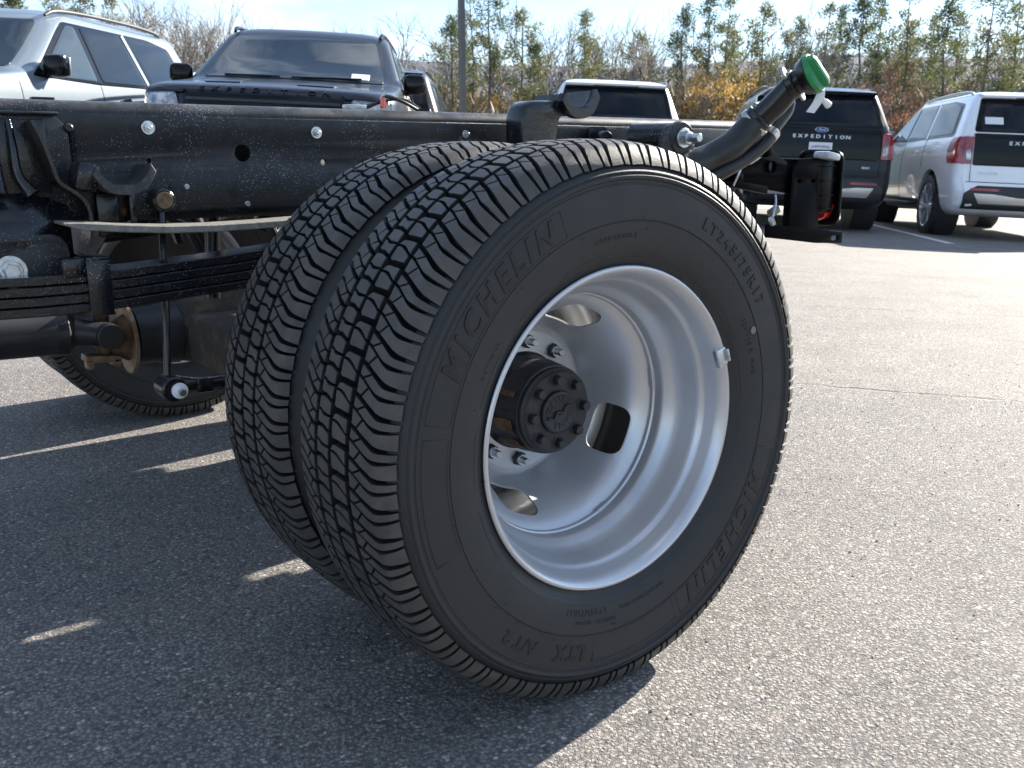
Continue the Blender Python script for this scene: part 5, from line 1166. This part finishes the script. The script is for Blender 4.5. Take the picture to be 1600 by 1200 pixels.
# undergrowth
def brush(name, m, n, Lr, Dr, hfun, blades, size, seed, cat, label):
    rn = random.Random(seed); b = MB()
    for i in range(n):
        L = rn.uniform(*Lr); D = rn.uniform(*Dr); p = at(L, D); h = hfun(L, D)*rn.uniform(.35, 1.05)
        if h < .2: continue
        c0 = p+Vector((0, 0, h*rn.uniform(.1, .9)))
        for j in range(blades):
            v = rv3(rn); blade(b, c0+Vector((v.x*.5, v.y*.5, v.z*.6)), rv3(rn)+Vector((0, 0, .9)), size*rn.uniform(.5, 1.4), size*rn.uniform(.06, .20), rn)
    o = b.obj(name, M[m], None, None); tag(o, label, cat, None, 'stuff')
def hb1(L, D): return 3.0+1.7*mnoise.noise(Vector((L*.16, D*.1, 1)))+.045*max(0, L)+1.2*mnoise.noise(Vector((L*.6, D*.3, 5)))
brush('brush', 'twig', 10500, (-45, 58), (46, 66), lambda L, D: hb1(L, D)+2.0, 14, .55, 5, 'brush', 'brown leafless brush massed under the trees beyond the lot')
brush('undergrowth', 'olive', 4600, (-45, 58), (42, 62), lambda L, D: 3.0+2.0*mnoise.noise(Vector((L*.25, D*.1, 8))), 14, .32, 6, 'undergrowth', 'olive green undergrowth at the foot of the trees')
brush('far_brush', 'twig', 4200, (-75, 95), (72, 92), lambda L, D: 5.2+1.6*mnoise.noise(Vector((L*.1, 3, 1))), 10, .8, 7, 'brush', 'paler brown mass of far bare brush behind the tree row')
# hills
def hill(name, D0, D1, hf, m, Lw, n=90):
    b = MB(); rows = []
    for j in range(7):
        t = j/6; row = []
        for i in range(n+1):
            L = -Lw+2*Lw*i/n; x, y = XY(L, D0+(D1-D0)*t); row.append((x, y, -8+hf(L)*math.sin(PI*min(1, t*1.0)*.5 if t < .7 else PI*.5)*(t**.7)))
        rows.append(row)
    b.loft(rows, False, False, True); o = b.obj(name, m, None, None); o['kind'] = 'structure'
M['hillm'] = mat('wooded_hill', (.030, .036, .034), .95, col2=(.055, .052, .045), scale=.02, bump=1.0, bscale=.08)
hill('near_hill', 420, 640, lambda L: 26+9*mnoise.noise(Vector((L*.006, 0, 2)))+4*mnoise.noise(Vector((L*.03, 0, 2))), M['hillm'], 900)
hill('far_hill', 1150, 1600, lambda L: 150+34*mnoise.noise(Vector((L*.0016+3, 0, 7)))+9*mnoise.noise(Vector((L*.01, 0, 3)))+.02*L, M['hillm'], 2000)
# haze
hm = bpy.data.materials.new('haze'); hm.use_nodes = True; t = hm.node_tree; t.nodes.clear(); o_ = t.nodes.new('ShaderNodeOutputMaterial'); v_ = t.nodes.new('ShaderNodeVolumePrincipled')
v_.inputs['Color'].default_value = (.62, .76, 1.0, 1); v_.inputs['Density'].default_value = .00010; v_.inputs['Anisotropy'].default_value = .2; t.links.new(v_.outputs[0], o_.inputs['Volume'])
x_, y_ = XY(0, 900); b = MB(); b.box((x_, y_, 65), (5200, 5200, 250)); ho_ = b.obj('haze', hm, None, None); tag(ho_, None, None, None, 'stuff'); ho_['label'] = 'thin bluish haze in the air over the lot and hills'; ho_['category'] = 'haze'
